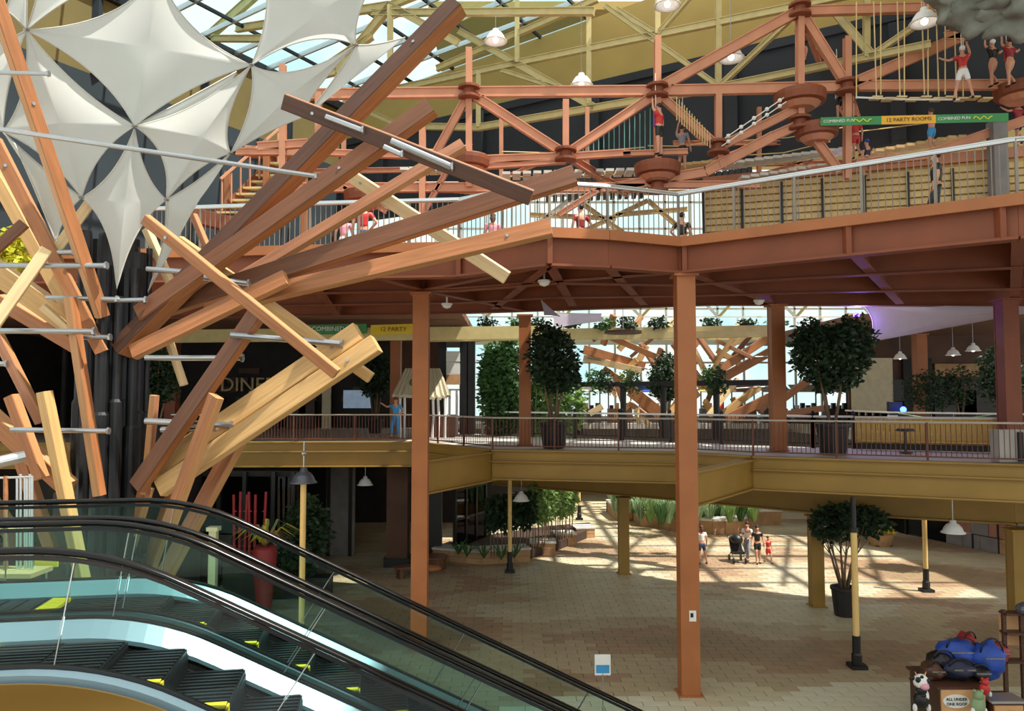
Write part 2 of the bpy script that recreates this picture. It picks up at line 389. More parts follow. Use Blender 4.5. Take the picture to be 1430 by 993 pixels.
# hall wall: olive gable above, dark below, along UA
def wall_band(name, pts, m, th=.3, parent=None):
    return MB().plate(pts, VA, th).build(name, m, parent)
zt0, zt1 = 22.9, 25.6
q0 = WP(478, 132); q0.z = zt0
def wq(t, z): p = q0 - UA * t; return V((p.x, p.y, z))      # t metres along the wall towards the right/near end
SLOPE = .092
wh = wall_band('wall_hall', [wq(-1, 16.6), wq(46, 16.6), wq(46, 21.6), wq(-1, 20.9)], 'dark_wall'); struct(wh, 'dark grey upper wall behind the ropes course')
wg = wall_band('wall_gable', [wq(-1, 20.9), wq(46, 21.6), wq(46, zt0 + 46 * SLOPE), wq(-1, zt0 - SLOPE)], 'olive_wall'); struct(wg, 'olive painted gable wall under the roof')
for t in range(3, 46, 6): MB().box((wq(t, 18.8) - VA * .25), (.5, .5, 4.4), math.atan2(UA.y, UA.x)).build('pilaster', 'dark_wall', wh)
MB().bar(wq(-1, 20.9) - VA * .2, wq(46, 21.6) - VA * .2, .2, .35).build('ledge', 'dark_wall', wg)
# left hall wall under the eave, along VA towards the camera
def wv(t, z): p = q0 - VA * t; return V((p.x, p.y, z))
w2 = MB().plate([wv(0, L3), wv(30, L3), wv(30, 19.6), wv(0, 19.6)], UA, .3).build('wall_side', 'dark_wall'); struct(w2, 'dark grey side wall under the skylight eave')
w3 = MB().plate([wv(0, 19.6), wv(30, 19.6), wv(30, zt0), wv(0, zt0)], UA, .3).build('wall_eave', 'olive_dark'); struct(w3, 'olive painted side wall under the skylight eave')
for t in range(4, 30, 5): MB().bar(wv(t, 19.6) - UA * .2, wv(t, zt0) - UA * .2, .25, .3).build('rib', 'dark_wall', w3)
MB().bar(wv(0, zt0) - UA * .2, wv(30, zt0) - UA * .2, .4, .4).build('gutter', 'black_steel', w3)
# --- skylight: purlins along VA, rafters climbing along -UA
E1, E2 = -VA, (-UA + V((0, 0, SLOPE))).normalized(); SN = E1.cross(E2).normalized()
def sk(a, c): return q0 + E1 * a + E2 * c
sky = bpy.data.objects.new('window_2', None); C.objects.link(sky); sky.location = q0; struct(sky, 'large sloping glass skylight over the timber tree')
NA, NC, da, dc = 16, 6, 1.9, 2.45
pm = MB().plate([V((0, 0, 0)) + E1 * (.06) + E2 * .06, E1 * (da - .06) + E2 * .06, E1 * (da - .06) + E2 * (dc - .06), E1 * .06 + E2 * (dc - .06)], SN, .03).mesh('pane', 'glass_sky')
for i in range(NA):
    for k in range(NC): obj('pane', pm, sky, loc=sk(i * da, k * dc))
for i in range(NA + 1): MB().bar(sk(i * da, 0), sk(i * da, NC * dc), .09, .22).build('rafter', 'alu', sky)
for k in range(NC + 1): MB().bar(sk(0, k * dc), sk(NA * da, k * dc), .1, .14).build('purlin', 'black_steel', sky)

# --- unseen roofs above the frame, added to shade the deck and pattern the far sun
rr_ = MB().prism([(9.5, -6), (42, -6), (42, 22), (20, 24), (9.5, 28)], 27.2, 27.6).build('roof_right_shade', 'olive_wall'); struct(rr_, 'unseen solid roof added over the right side of the hall for shade')
RX0, RX1, RY0, RY1, RZ = 11.0, 30.0, 23.6, 54.0, 26.0  # opening placed up-sun of the intended floor patch
b = MB()
for x0, x1, y0, y1 in ((-4, RX0, 36, 62), (RX1, 46, 22, 62), (RX0, RX1, RY1, 62), (RX0, RX1, 22, RY0), (RX0 - 1, RX0, 26, 36)): b.box(((x0 + x1) / 2, (y0 + y1) / 2, RZ), (x1 - x0, y1 - y0, .4))
fr = b.build('roof_far_sun_mask', 'olive_wall'); struct(fr, 'unseen far court roof with an opening shaped for the sun patch')
n1 = 0
for i in range(7): x = RX0 + i * (RX1 - RX0) / 6; MB().box((x, (RY0 + RY1) / 2, RZ), (.16, RY1 - RY0, .4)).build('roof_pattern_bar', 'olive_steel', fr)  # bars added to stripe the sun patch on the floor
for i in range(13): y = RY0 + i * (RY1 - RY0) / 12; MB().box(((RX0 + RX1) / 2, y, RZ), (RX1 - RX0, .16 if i % 3 else .4, .3)).build('roof_pattern_bar', 'olive_steel', fr)
for i in range(6):
    x = RX0 + i * 3.8; MB().bar((x, RY0 + 2, RZ - .6), (x + 3.8, RY0 + 12, RZ - .6), .16, .2).build('roof_pattern_brace', 'olive_steel', fr); MB().bar((x + 3.8, RY0 + 12, RZ - .6), (x, RY1 - 2, RZ - .6), .16, .2).build('roof_pattern_brace', 'olive_steel', fr)
# ================================================================== timber tree sculpture
TD0 = 13.0
tr = thing('timber_tree', 'tree sculpture of crossed timber beams around a black steel trunk', 'sculpture', PX(155, TD0, 0))
tc0 = PX(155, TD0, 0)
for i, (dx, dy, zt, r) in enumerate([(-.48, .1, 9.6, .10), (-.33, -.3, 10.0, .10), (-.14, -.42, 9.2, .12), (.08, -.45, 9.4, .11), (.27, -.35, 8.9, .08), (.42, -.12, 9.4, .09), (.5, .2, 9.8, .05), (-.3, .35, 10, .12), (.1, .42, 10, .12), (-.05, 0, 10, .2), (.2, .05, 9.8, .18), (-.25, .02, 9.9, .18), (.35, .1, 9.7, .15)]):
    p = tc0 + V((dx, dy, .02))
    MB().lathe([(r, 0), (r, zt)], p, 14).build('trunk_tube', 'black_steel', tr, smooth=False)
    MB().lathe([(r + .03, 0), (r + .03, 6.95 + .25 * math.sin(i * 2.1)), (r, 7.0 + .25 * math.sin(i * 2.1))], p, 14).build('trunk_sleeve', 'black_steel', tr)
MB().lathe([(.85, 0), (.85, .08), (.6, .1)], tc0 + V((0, 0, .02)), 24).build('base_plate', 'black_steel', tr)
for z in (4.6,): MB().lathe([(.5, 0), (.62, 0), (.62, .06), (.5, .06)], tc0 + V((0, 0, z)), 20).build('trunk_ring', 'black_steel', tr)
# (x1,y1,D1, x2,y2,D2, px height, px width, material)
BM = [
 (640, 8, 12.2, 168, 489, 12.7, 27, 26, 'wood_dark'), (603, 150, 12.0, 196, 440, 12.6, 28, 18, 'wood_brown'),
 (803, 245, 12.4, 196, 440, 13.0, 30, 14, 'wood_brown'), (770, 318, 12.2, 288, 430, 12.9, 26, 14, 'wood_orange'),
 (400, 388, 12.4, 186, 492, 12.6, 24, 13, 'wood_orange'), (647, 202, 13.3, 332, 392, 13.3, 17, 13, 'wood_red'),
 (397, 142, 11.7, 742, 276, 11.8, 24, 13, 'wood_dark'), (478, 238, 13.8, 708, 388, 13.8, 20, 14, 'wood_pale'),
 (203, 306, 11.7, 470, 522, 11.7, 17, 12, 'wood_orange'), (250, 336, 12.9, 518, 528, 12.9, 16, 12, 'wood_tan'),
 (502, 464, 12.2, 214, 658, 12.6, 31, 16, 'wood_tan'), (526, 480, 12.0, 224, 682, 12.4, 28, 16, 'wood_tan'),
 (358, 440, 11.9, 192, 680, 12.3, 27, 14, 'wood_brown'), (302, 553, 11.8, 232, 745, 12.1, 23, 13, 'wood_orange'),
 (340, 600, 12.8, 232, 800, 13.0, 24, 14, 'wood_red'), (216, 552, 12.6, 203, 690, 12.8, 11, 10, 'wood_red'),
 (234, 470, 13.2, 257, 538, 13.2, 9, 10, 'wood_pale'), (356, 550, 13.2, 300, 640, 13.2, 14, 12, 'wood_red'),
 (-6, 0, 10.5, 143, 442, 12.3, 19, 15, 'wood_orange'), (-8, 196, 11.9, 143, 492, 12.5, 19, 14, 'wood_orange'),
 (-14, 232, 12.4, 122, 478, 12.8, 19, 13, 'wood_tan'), (98, 416, 12.0, 139, 692, 12.2, 15, 13, 'wood_orange'),
 (-10, 455, 12.2, 58, 590, 12.4, 15, 12, 'wood_red'), (62, 547, 11.4, 116, 812, 11.6, 19, 14, 'wood_tan'),
 (16, 553, 12.0, 58, 668, 12.0, 18, 14, 'wood_orange'), (-30, 566, 12.4, 98, 682, 12.2, 30, 16, 'wood_orange'),
 (76, 600, 12.6, 104, 690, 12.6, 14, 12, 'wood_tan'), (-30, 362, 12.6, 104, 455, 12.8, 34, 15, 'wood_tan'),
 (-14, 462, 11.5, 66, 348, 11.7, 17, 12, 'wood_pale'), (-8, 350, 11.9, 34, 312, 12.0, 16, 12, 'wood_brown'),
 (0, 420, 13.2, 122, 492, 13.0, 22, 13, 'wood_orange'), (60, 428, 12.4, 96, 460, 12.5, 10, 12, 'wood_pale'),
 (78, 350, 12.3, 126, 283, 12.4, 15, 12, 'wood_pale'), (110, 680, 12.8, 150, 830, 13, 16, 14, 'wood_brown'),
 (30, 640, 12.9, 80, 790, 13, 18, 14, 'wood_orange'), (205, 680, 12.9, 150, 860, 13, 18, 14, 'wood_orange'),
 (268, 620, 13.4, 205, 800, 13.4, 20, 14, 'wood_orange'), (205, 320, 13.4, 238, 395, 13.3, 12, 10, 'wood_pale'),
 (270, 300, 13.7, 300, 372, 13.7, 9, 10, 'wood_red'), (-20, 690, 13.2, 40, 780, 13.2, 22, 14, 'wood_brown'),
]
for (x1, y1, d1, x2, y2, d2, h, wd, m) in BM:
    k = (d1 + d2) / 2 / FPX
    bo = beam('timber_beam', P(x1, y1, d1), P(x2, y2, d2), wd * k, h * k * .92, m, tr, roll=R(20 if m == 'wood_dark' else 13) + .06 * math.sin(x1), edge={'wood_dark': 'wood_orange', 'wood_brown': 'wood_orange', 'wood_orange': 'wood_honey', 'wood_tan': 'wood_tan', 'wood_pale': 'wood_pale', 'wood_red': 'wood_honey'}[m])  # lighter wood on edges and ends paints in sunlight
    L = (P(x1, y1, d1) - P(x2, y2, d2)).length
    if L > 3.4:                                   # bolt heads on the face towards the viewer
        for f in ((.12,) if x1 % 3 else (.3,)):
            bb = MB(); bb.tube([(L * f, -wd * k / 2 - .015, 0), (L * f, -wd * k / 2 + .02, 0)], .026, 8)
            o = bb.build('bolt', 'steel', None); o.parent = bo
            if bo.matrix_basis.to_3x3().col[1].y < 0: o.location = (0, wd * k, 0)
RD = [(-10, 179, 10.3, 440, 246, 11.5, 3.6), (-10, 101, 10.4, 66, 103, 10.4, 3), (-10, 371, 11.6, 147, 371, 12.0, 4), (65, 416, 12.2, 162, 418, 12.2, 3.5), (148, 420, 12.4, 202, 419, 12.4, 3.5),
      (-10, 462, 11.9, 130, 463, 11.9, 4), (104, 471, 12.2, 152, 471, 12.2, 3.5), (203, 500, 12.3, 337, 500, 12.3, 4), (322, 468, 11.8, 476, 480, 12.1, 4.5), (15, 600, 11.7, 150, 602, 11.9, 3.5),
      (203, 588, 12.3, 322, 594, 12.3, 4.5), (225, 600, 12.4, 300, 598, 12.4, 4), (284, 388, 11.9, 346, 396, 12.2, 4), (546, 197, 11.6, 630, 233, 11.7, 5), (536, 205, 11.5, 560, 216, 11.5, 4),
      (455, 163, 11.6, 505, 182, 11.6, 4), (395, 372, 12.9, 445, 364, 12.9, 3), (60, 352, 12.2, 102, 353, 12.2, 3.5), (-10, 508, 12.2, 8, 508, 12.2, 3.5), (205, 376, 12.8, 260, 380, 12.8, 4)]
for (x1, y1, d1, x2, y2, d2, r) in RD:
    rod('tie_rod', P(x1, y1, d1), P(x2, y2, d2), r * d1 / FPX, 'steel', tr)
    rod('rod_nut', P(x2, y2, d2), P(x2 + 3, y2, d2), r * 1.5 * d1 / FPX, 'steel', tr, 6)
rod('steel_pipe', P(-30, 652, 11.2), P(34, 637, 11.6), .085, 'alu', tr, 14)
# ------------------------------------------------------------------ stretched membrane canopy
def sail_panel(corners, sag, bulge, name, material, parent, n=14):
    """stretched cloth: corner points joined by inward-curving edges"""
    c = [V(p) for p in corners]; k = len(c); cen = sum(c, V()) / k; b = MB()
    bd = []
    for i in range(k):
        a, d = c[i], c[(i + 1) % k]; s = (sag[i] if isinstance(sag, (list, tuple)) else sag) * .8
        for j in range(n):
            t = j / n; p = a.lerp(d, t); m = a.lerp(d, .5)
            bd.append(p + (cen - m) * s * 4 * t * (1 - t))
    nb = len(bd); rings = 6; nrm = V((0, 0, 0))
    for i in range(k): nrm += (c[i] - cen).cross(c[(i + 1) % k] - cen)
    nrm.normalize(); nrm = nrm if nrm.z > 0 else -nrm
    for r in range(rings):
        f = 1 - r / rings
        for p in bd: b.v.append(tuple(cen + (p - cen) * f + nrm * bulge * (1 - f * f)))
    b.v.append(tuple(cen + nrm * bulge))
    for r in range(rings - 1):
        for j in range(nb): b.f.append((r * nb + j, r * nb + (j + 1) % nb, (r + 1) * nb + (j + 1) % nb, (r + 1) * nb + j))
    for j in range(nb): b.f.append(((rings - 1) * nb + j, (rings - 1) * nb + (j + 1) % nb, rings * nb))
    b.mi = [0] * len(b.f)
    o = b.build(name, material, parent, smooth=True)
    e = MB(); e.tube(bd + [bd[0]], .012, 5, False); e.build('edge_cable', 'fabric_edge', o, smooth=True)
    return o
cn = thing('membrane_canopy', 'white stretched fabric canopy with oval gaps above the timber tree', 'canopy', P(163, 402, 12.4))
A = P(37, 42, 11.2); B = P(188, 176, 12.0); Cc = P(351, 91, 12.8); D_ = P(322, 214, 13.0); E = P(114, 276, 12.2); F = P(232, 279, 12.7); Gg = P(497, 63, 13.6); L0 = P(4, 184, 11.4)
T0, T1, T2, T3 = P(44, -60, 10.8), P(222, -50, 11.6), P(366, -60, 12.2), P(534, -40, 13.2)
for cs, sg, bu in [
  ([A, P(222, -40, 11.6), Cc, B], (.33, .30, .14, .22), -.25), ([T2, T3, Gg, Cc], (.12, .2, .42, .2), -.25),
  ([Cc, Gg, P(420, 165, 13.5), D_], (.5, .22, .1, .24), -.2), ([Gg, P(566, 52, 14.2), P(424, 165, 13.8)], (.12, .12, .2), -.15),
  ([B, Cc, D_, F], (.30, .34, .22, .3), -.25), ([A, B, E, L0], (.2, .2, .2, .22), -.25),
  ([P(188, 180, 12.1), F, P(163, 404, 12.4), E], (.22, .34, .34, .26), -.15), ([D_, P(300, 240, 13.3), P(206, 408, 13.0), F], (.06, .2, .3, .2), -.1),
  ([L0, E, P(78, 338, 12.0), P(20, 200, 11.4)], (.2, .12, .12, .1), -.1), ([A, P(-60, 60, 10.6), P(-50, 180, 11), L0], (.2, .1, .1, .24), -.15),
  ([P(40, -60, 10.8), P(28, -40, 10.6), P(8, 14, 10.7), A], (.02, .05, .05, .1), 0), ([P(222, -44, 11.6), P(170, -70, 11.2), P(60, -80, 10.8), A], (.1, .1, .1, .55), -.1),
  ([T2, P(222, -44, 11.6), P(280, -120, 11.6)], (.2, .1, .1), -.1), ([F, P(250, 290, 13.1), P(228, 372, 13.2)], (.1, .1, .2), 0),
  ([B, P(330, 100, 13.4), P(322, 128, 13.5), P(215, 182, 12.6)], (.1, .05, .1, .1), -.05)]:
    sail_panel(cs, sg, bu, 'fabric_panel', 'fabric', cn)
for p in (A, B, Cc, D_, E, F, Gg): MB().lathe([(.03, -.02), (.05, 0), (.03, .02)], p, 10).build('node_ring', 'steel', cn)
# ================================================================== escalators
TH = R(10); ea, eb = V((math.cos(TH), math.sin(TH), 0)), V((-math.sin(TH), math.cos(TH), 0)); EO = V((-3.05, 4.6, 0))
PHI = math.atan(.516); ER = 2.0; S0 = .62; TL = ER * math.tan(PHI / 2)
def eprof(s):
    s -= S0
    if s < -TL: return 0.0
    a = s + TL
    if a < ER * math.sin(PHI): return -(ER - math.sqrt(ER * ER - a * a))
    s1 = ER * math.sin(PHI) - TL; z1 = -(ER - ER * math.cos(PHI)); return z1 - (s - s1) * math.tan(PHI)
def ep(s, l, z): p = EO + ea * s + eb * l; return V((p.x, p.y, z + eprof(s)))
SV = [-2.6, -1.5, -.6, -.1] + [i * .12 for i in range(0, 16)] + [2.2, 3, 4, 5, 6, 7, 8, 8.6]
def sweep(name, sect, mats, parent, sv=SV, smooth=False):
    b = MB(); n = len(sect)
    for s in sv: b.v += [tuple(ep(s, l, z)) for l, z in sect]
    for i in range(len(sv) - 1):
        for j in range(n): b.f.append((i * n + j, i * n + (j + 1) % n, (i + 1) * n + (j + 1) % n, (i + 1) * n + j))
    b.f += [tuple(reversed(range(n))), tuple((len(sv) - 1) * n + j for j in range(n))]; b.mi = [0] * len(b.f)
    return b.build(name, mats, parent, smooth)
HZ, DZ, SZ = 6.37, 5.66, L2 + .04         # handrail, deck, step heights at the flat head
def oval(l, z, rl, rz, n=10): return [(l + rl * math.cos(2 * math.pi * i / n), z + rz * math.sin(2 * math.pi * i / n)) for i in range(n)]
def escalator(l0, label, outer_near):
    W_ = 1.04; e = thing('escalator', label, 'escalator', ep(0, l0 + .5, 0) * 1.0, 'escalators beside the timber tree')
    e.location.z = 0
    for side, l in ((0, l0), (1, l0 + W_)):
        sg = 1 if side == 0 else -1                         # towards the steps
        hr = sweep('handrail', oval(l, HZ - .02, .036, .022), 'rubber', e, smooth=True)
        sweep('handrail_guide', [(l - .013, HZ - .075), (l + .013, HZ - .075), (l + .013, HZ - .05), (l - .013, HZ - .05)], 'black_steel', hr)
        sweep('balustrade_deck', [(l - .105 * sg, DZ - .05), (l + .14 * sg, DZ - .12), (l + .14 * sg, DZ - .09), (l + .03 * sg, DZ + .012), (l - .105 * sg, DZ)], 'alu_deck', e)
        sweep('deck_line', [(l - .02, DZ + .012), (l + .02, DZ + .012), (l + .02, DZ + .03), (l - .02, DZ + .03)], 'black', e)
        sweep('skirt_panel', [(l + .125 * sg, DZ - .42), (l + .135 * sg, DZ - .42), (l + .135 * sg, DZ - .15), (l + .125 * sg, DZ - .15)], 'black_steel', e)
        sweep('skirt_brush', [(l + .135 * sg, DZ - .22), (l + .16 * sg, DZ - .22), (l + .16 * sg, DZ - .19), (l + .135 * sg, DZ - .19)], 'black', e)
        js = [-2.6, -.9, .35, 1.55, 2.75, 3.95, 5.15, 6.35, 7.55, 8.6]
        for i, (a, c) in enumerate(zip(js[:-1], js[1:])):
            g = MB(); k = 8
            for t in range(k + 1):
                for hz, sh in ((DZ + .02, 0), (HZ - .07, 1)):
                    s = a + .006 + (c - a - .012) * t / k
                    s += sh * .3 * max(0, min(1, (s - .1) / .8))
                    for th in (-.006, .006): g.v.append(tuple(ep(s, l + th, hz)))
            for t in range(k):
                o = 4 * t; g.f += [(o, o + 4, o + 6, o + 2), (o + 1, o + 3, o + 7, o + 5), (o, o + 1, o + 5, o + 4), (o + 2, o + 6, o + 7, o + 3)]
            g.f += [(0, 2, 3, 1), (4 * k, 4 * k + 1, 4 * k + 3, 4 * k + 2)]; g.mi = [0] * len(g.f)
            gp = g.build('glass_panel', 'glass_esc', e, smooth=False)
            if i: sh = .3 * max(0, min(1, (a - .1) / .8)); MB().tube([ep(a, l, DZ + .02), ep(a + sh, l, HZ - .07)], .004, 5).build('panel_joint', 'alu', gp)
    out = l0 - .14 if outer_near else l0 + W_ + .14; d = -.02 if outer_near else .02
    sweep('side_cladding', [(out, DZ - 1.25), (out + d, DZ - 1.25), (out + d, DZ - .03), (out, DZ - .03)], 'gold_panel', e)
    sweep('truss_soffit', [(l0 - .13, DZ - 1.28), (l0 + W_ + .13, DZ - 1.28), (l0 + W_ + .13, DZ - 1.22), (l0 - .13, DZ - 1.22)], 'black_steel', e)
    # landing plate, comb plate and steps
    fl = MB(); p = [ep(s, l, SZ) for s, l in ((-2.6, l0 + .14), (-.45, l0 + .14), (-.45, l0 + W_ - .14), (-2.6, l0 + W_ - .14))]
    fl.plate(p, (0, 0, 1), .04); fp = fl.build('floor_plate', 'black_steel', e)
    for i in range(14):
        s = -2.5 + i * .15; MB().plate([ep(s, l0 + .16, SZ + .025), ep(s + .06, l0 + .16, SZ + .025), ep(s + .06, l0 + W_ - .16, SZ + .025), ep(s, l0 + W_ - .16, SZ + .025)], (0, 0, 1), .008).build('rib', 'black', fp)
    cb = MB()
    for i in range(24):
        l = l0 + .16 + i * (W_ - .32) / 23; cb.bar(ep(-.46, l, SZ + .01), ep(-.32, l, SZ + .005), .014, .03)
    cb.build('comb_plate', 'yellow', e)
    stm = None
    for i in range(20):
        s = -.3 + i * .4; z = SZ + eprof(s + .2); c = ep(s + .2, l0 + W_ / 2, 0); wd = W_ - .3
        if stm is None:
            m = MB(); m.box((0, 0, -.02), (.4, wd, .04)); m.box((.19, 0, -.13), (.03, wd, .2))
            for q in range(12): m.box((0, -wd / 2 + (q + .5) * wd / 12, .006), (.38, wd / 24, .014))
            stm = m.mesh('step', 'black_steel')
            y = MB(); y.box((.1, -wd / 2 + .045, .015), (.18, .09, .012)); y.box((.2, -wd / 2 + .045, -.06), (.012, .09, .14)); ym = y.mesh('yellow_edge', 'yellow')
        mt = Matrix.Translation((c.x, c.y, z)) @ Matrix.Rotation(TH, 4, 'Z')
        st = obj('step', stm, e, mtx=mt); o = obj('yellow_edge', ym); o.parent = st
    return e
escalator(0, 'escalator with gold side cladding and glass balustrades, next to the landing', True)
escalator(1.26, 'second escalator running alongside, on the side of the timber tree', False)
# ================================================================== columns
def hcolumn(p, z0, z1, m, label, wd=.46, group='terracotta steel columns', cap=True):
    t = thing('steel_column', label, 'column', (p.x, p.y, z0), group)
    b = MB(); h = z1 - z0
    for s in (-1, 1): b.box((p.x, p.y + s * (wd / 2 - .02), z0 + h / 2), (wd, .04, h))
    b.box((p.x, p.y, z0 + h / 2), (.05, wd - .08, h)); b.build('shaft', m, t)
    b = MB()
    for s in (-1, 1): b.box((p.x + s * (wd / 2 - .02), p.y, z0 + h / 2), (.015, wd - .09, h))
    b.build('side_plate', m, t)
    MB().box((p.x, p.y, z0 + .015), (wd + .14, wd + .14, .03)).build('base_plate', m, t)
    if cap: MB().box((p.x, p.y, z1 - .03), (wd + .16, wd + .16, .06)).build('cap_plate', m, t)
    return t
c1 = hcolumn(PX(957, 19.4, 0), .02, 10.36, 'terra', 'tall terracotta steel column with a small white notice, standing on the paving')
q = PX(960, 19.4, 1.95); nb = MB().box((q.x, q.y - .245, 1.95), (.17, .012, .26)).build('notice', 'white', c1)
MB().box((q.x - .02, q.y - .255, 1.97), (.07, .008, .1)).build('notice_mark', 'ink', nb)
hcolumn(PX(588, 22.8, 0), .02, 10.36, 'terra', 'tall terracotta steel column standing behind the escalators on the ground floor')
hcolumn(PX(1085, 26.0, 0), L2, 10.4, 'terra', 'terracotta column on the walkway beside the larger potted fig tree', .45)
hcolumn(PX(733, 29.2, 0), L2, 10.4, 'terra', 'terracotta column on the walkway beside the potted fig near the vine wall', .45)
hcolumn(PX(1408, 24.5, 0), L2, 10.4, 'terra_dark', 'dark terracotta column on the walkway under the end of the lilac sail', .5)
hcolumn(PX(553, 38, 0), L2, 10.4, 'terra', 'terracotta column beside the thatched hut', .5)
hcolumn(PX(241, 36, 0), L2, 10.4, 'terra_dark', 'terracotta column on the walkway behind the timber tree', .5)
hcolumn(PX(1285, 44, 0), L2, 10.9, 'terra', 'slim terracotta column in front of the far dark shops', .6)
for x, D, lb in ((869, 32.4, 'olive steel column on the ground floor near the curved grass planter'), (1134, 27.4, 'olive steel column on the ground floor beside the bare-stemmed potted fig'), (1410, 24.6, 'olive brown steel column behind the souvenir kiosk')):
    hcolumn(PX(x, D, 0), .02, 3.15, 'olive', lb, .42, 'olive steel columns under the walkway')
# ================================================================== railings
def railing(name, pts, label, h=1.07, post=2.2, gap=.125, mt='rail_pale', mp='terra_rail', mb='terra_rail', group=None, rr=.03, posts_r=.028, br=.012):
    t = thing(name, label, 'railing', pts[0], group); n = 0
    bm = MB().lathe([(br, .1), (br, h - .05)], (0, 0, 0), 6).mesh('baluster', mb)
    pm_ = MB().box((0, 0, h / 2), (posts_r * 2, posts_r * 2, h)).mesh('post', mp)
    for a, c in zip(pts[:-1], pts[1:]):
        L = (c - a).length; u = (c - a) / L; Z = V((0, 0, 1))
        MB().tube([a + Z * h, c + Z * h], rr, 8).build('top_rail', mt, t)
        MB().bar(a + Z * .1, c + Z * .1, .03, .04).build('bottom_rail', mb, t)
        k = max(1, round(L / post))
        for i in range(k): obj('post', pm_, t, mtx=Matrix.Translation(a + u * L * i / k) @ Matrix.Rotation(math.atan2(u.y, u.x), 4, 'Z'))
        m = int(L / gap)
        for i in range(1, m):
            if n < 300: obj('baluster', bm, t, loc=a + u * L * i / m); n += 1
    return t
def lift(p, z, dy=0): return V((p.x, p.y + dy, z))
f2 = [PX(x, D + .25, L2) for x, D in ((240, 31.2), (580, 31.6), (688, 26.6), (955, 25.3), (1050, 23.6), (1430, 20.7), (1520, 20.3))]
railing('railing', f2, 'terracotta railing with a pale handrail along the level two walkway')
f3 = [PX(x, D + .2, L3) for x, D in ((200, 20.9), (430, 20.3), (640, 19.9), (768, 18.25), (850, 18.6), (950, 19.35), (1430, 15.15), (1500, 14.9))]
railing('railing', f3, 'pale metal railing along the edge of the terracotta upper deck', 1.25, 1.6, .14, 'alu', 'rail_grey', 'rail_grey', rr=.045)
MB().tube([p + V((0, .12, 1.33)) for p in f3], .03, 8).build('upper_rail', 'alu', bpy.data.objects['railing.001'])
# inner railing on the far side of the walkway: dark posts, white top
def inner(pts, label, h=1.1):
    t = thing('railing', label, 'railing', pts[0])
    for a, c in zip(pts[:-1], pts[1:]):
        L = (c - a).length; u = (c - a) / L; Z = V((0, 0, 1))
        MB().bar(a + Z * h, c + Z * h, .16, .07).build('top_rail', 'white', t)
        MB().bar(a + Z * .15, c + Z * .15, .05, .05).build('bottom_rail', 'black', t)
        for i in range(max(1, round(L / 2.2)) + 1):
            p = a + u * min(L, i * 2.2); MB().box(p + Z * h / 2, (.12, .12, h + .1)).build('post', 'black', t)
            MB().lathe([(.05, 0), (.08, .05), (.05, .12), (.01, .16)], p + Z * (h + .05), 8).build('finial', 'black', t)
        bb = MB()
        for i in range(int(L / .16)): bb.box(a + u * (i * .16) + Z * (h / 2 + .05), (.02, .02, h - .2))
        bb.build('balusters', 'black', t, kind='stuff')
inner([PX(690, 36.5, L2), PX(869, 32.6, L2), PX(1134, 27.6, L2), PX(1190, 27.2, L2)], 'black railing with a white top on the inner side of the walkway')
# wooden parapet on the right of the walkway (vertical boards)
t = thing('board_parapet', 'golden board parapet with a bench ledge on the walkway', 'parapet', PX(1190, 27.1, L2))
a, c = PX(1192, 26.9, L2), PX(1405, 25.0, L2); u = (c - a).normalized(); L = (c - a).length
bm = MB().box((0, 0, .62), (.17, .04, .86)).mesh('board', 'bench_yellow')
for i in range(int(L / .18)): obj('board', bm, t, mtx=Matrix.Translation(a + u * (.09 + i * .18)) @ Matrix.Rotation(math.atan2(u.y, u.x), 4, 'Z'))
MB().bar(a + V((0, 0, 1.09)), c + V((0, 0, 1.09)), .2, .07).build('top_rail', 'rail_pale', t)
MB().bar(a + V((0, -.3, .3)), c + V((0, -.3, .3)), .4, .05).build('ledge', 'bench_yellow', t)
MB().bar(a + V((0, -.1, .1)), c + V((0, -.1, .1)), .06, .2).build('kick_board', 'black', t)
# ================================================================== ropes course (terracotta steel)
RC = 25.0
rc = thing('ropes_course', 'terracotta steel ropes course frame with platforms high above the deck', 'climbing frame', PX(920, RC, L3))
RM = [ # x1,y1,x2,y2,px height
 (430, 132, 655, 129, 15), (655, 129, 918, 127, 15), (918, 127, 1183, 121, 15), (1183, 120, 1470, 118, 14),
 (655, 68, 655, 262, 13), (590, 165, 590, 300, 12), (790, 140, 790, 215, 11), (918, 52, 918, 262, 14), (1003, 132, 1003, 205, 9), (1117, 14, 1117, 175, 14), (1183, 52, 1183, 250, 11),
 (655, 129, 790, 216, 13), (790, 216, 918, 130, 13), (918, 130, 1003, 206, 12), (1003, 206, 1117, 150, 12), (918, 124, 1117, 14, 15), (1117, 14, 1183, 120, 13), (1183, 120, 1345, 50, 15), (655, 130, 608, 215, 11),
 (1117, 16, 1320, 10, 14), (655, 224, 790, 219, 12), (790, 219, 880, 213, 10), (400, 262, 900, 262, 13), (640, 235, 790, 225, 8), (430, 212, 590, 218, 9), (590, 300, 640, 210, 7),
 (860, 262, 985, 240, 14), (985, 240, 1080, 190, 14), (1080, 190, 1122, 172, 13), (1122, 172, 1172, 240, 12), (1195, 228, 1290, 218, 11), (1290, 218, 1440, 165, 13), (905, 258, 1060, 258, 10), (870, 215, 960, 212, 8),
 (1003, 206, 1010, 235, 7), (1320, 50, 1345, 50, 14), (780, 300, 840, 262, 8), (445, 130, 445, 205, 10), (395, 90, 395, 300, 10), (360, 205, 430, 200, 12), (330, 212, 400, 212, 10), (540, 295, 480, 262, 8)]
for (x1, y1, x2, y2, h) in RM:
    k = RC / FPX; ibeam('steel_member', P(x1, y1, RC), P(x2, y2, RC), .2, h * k, 'terra_pale', rc, .04, .12)
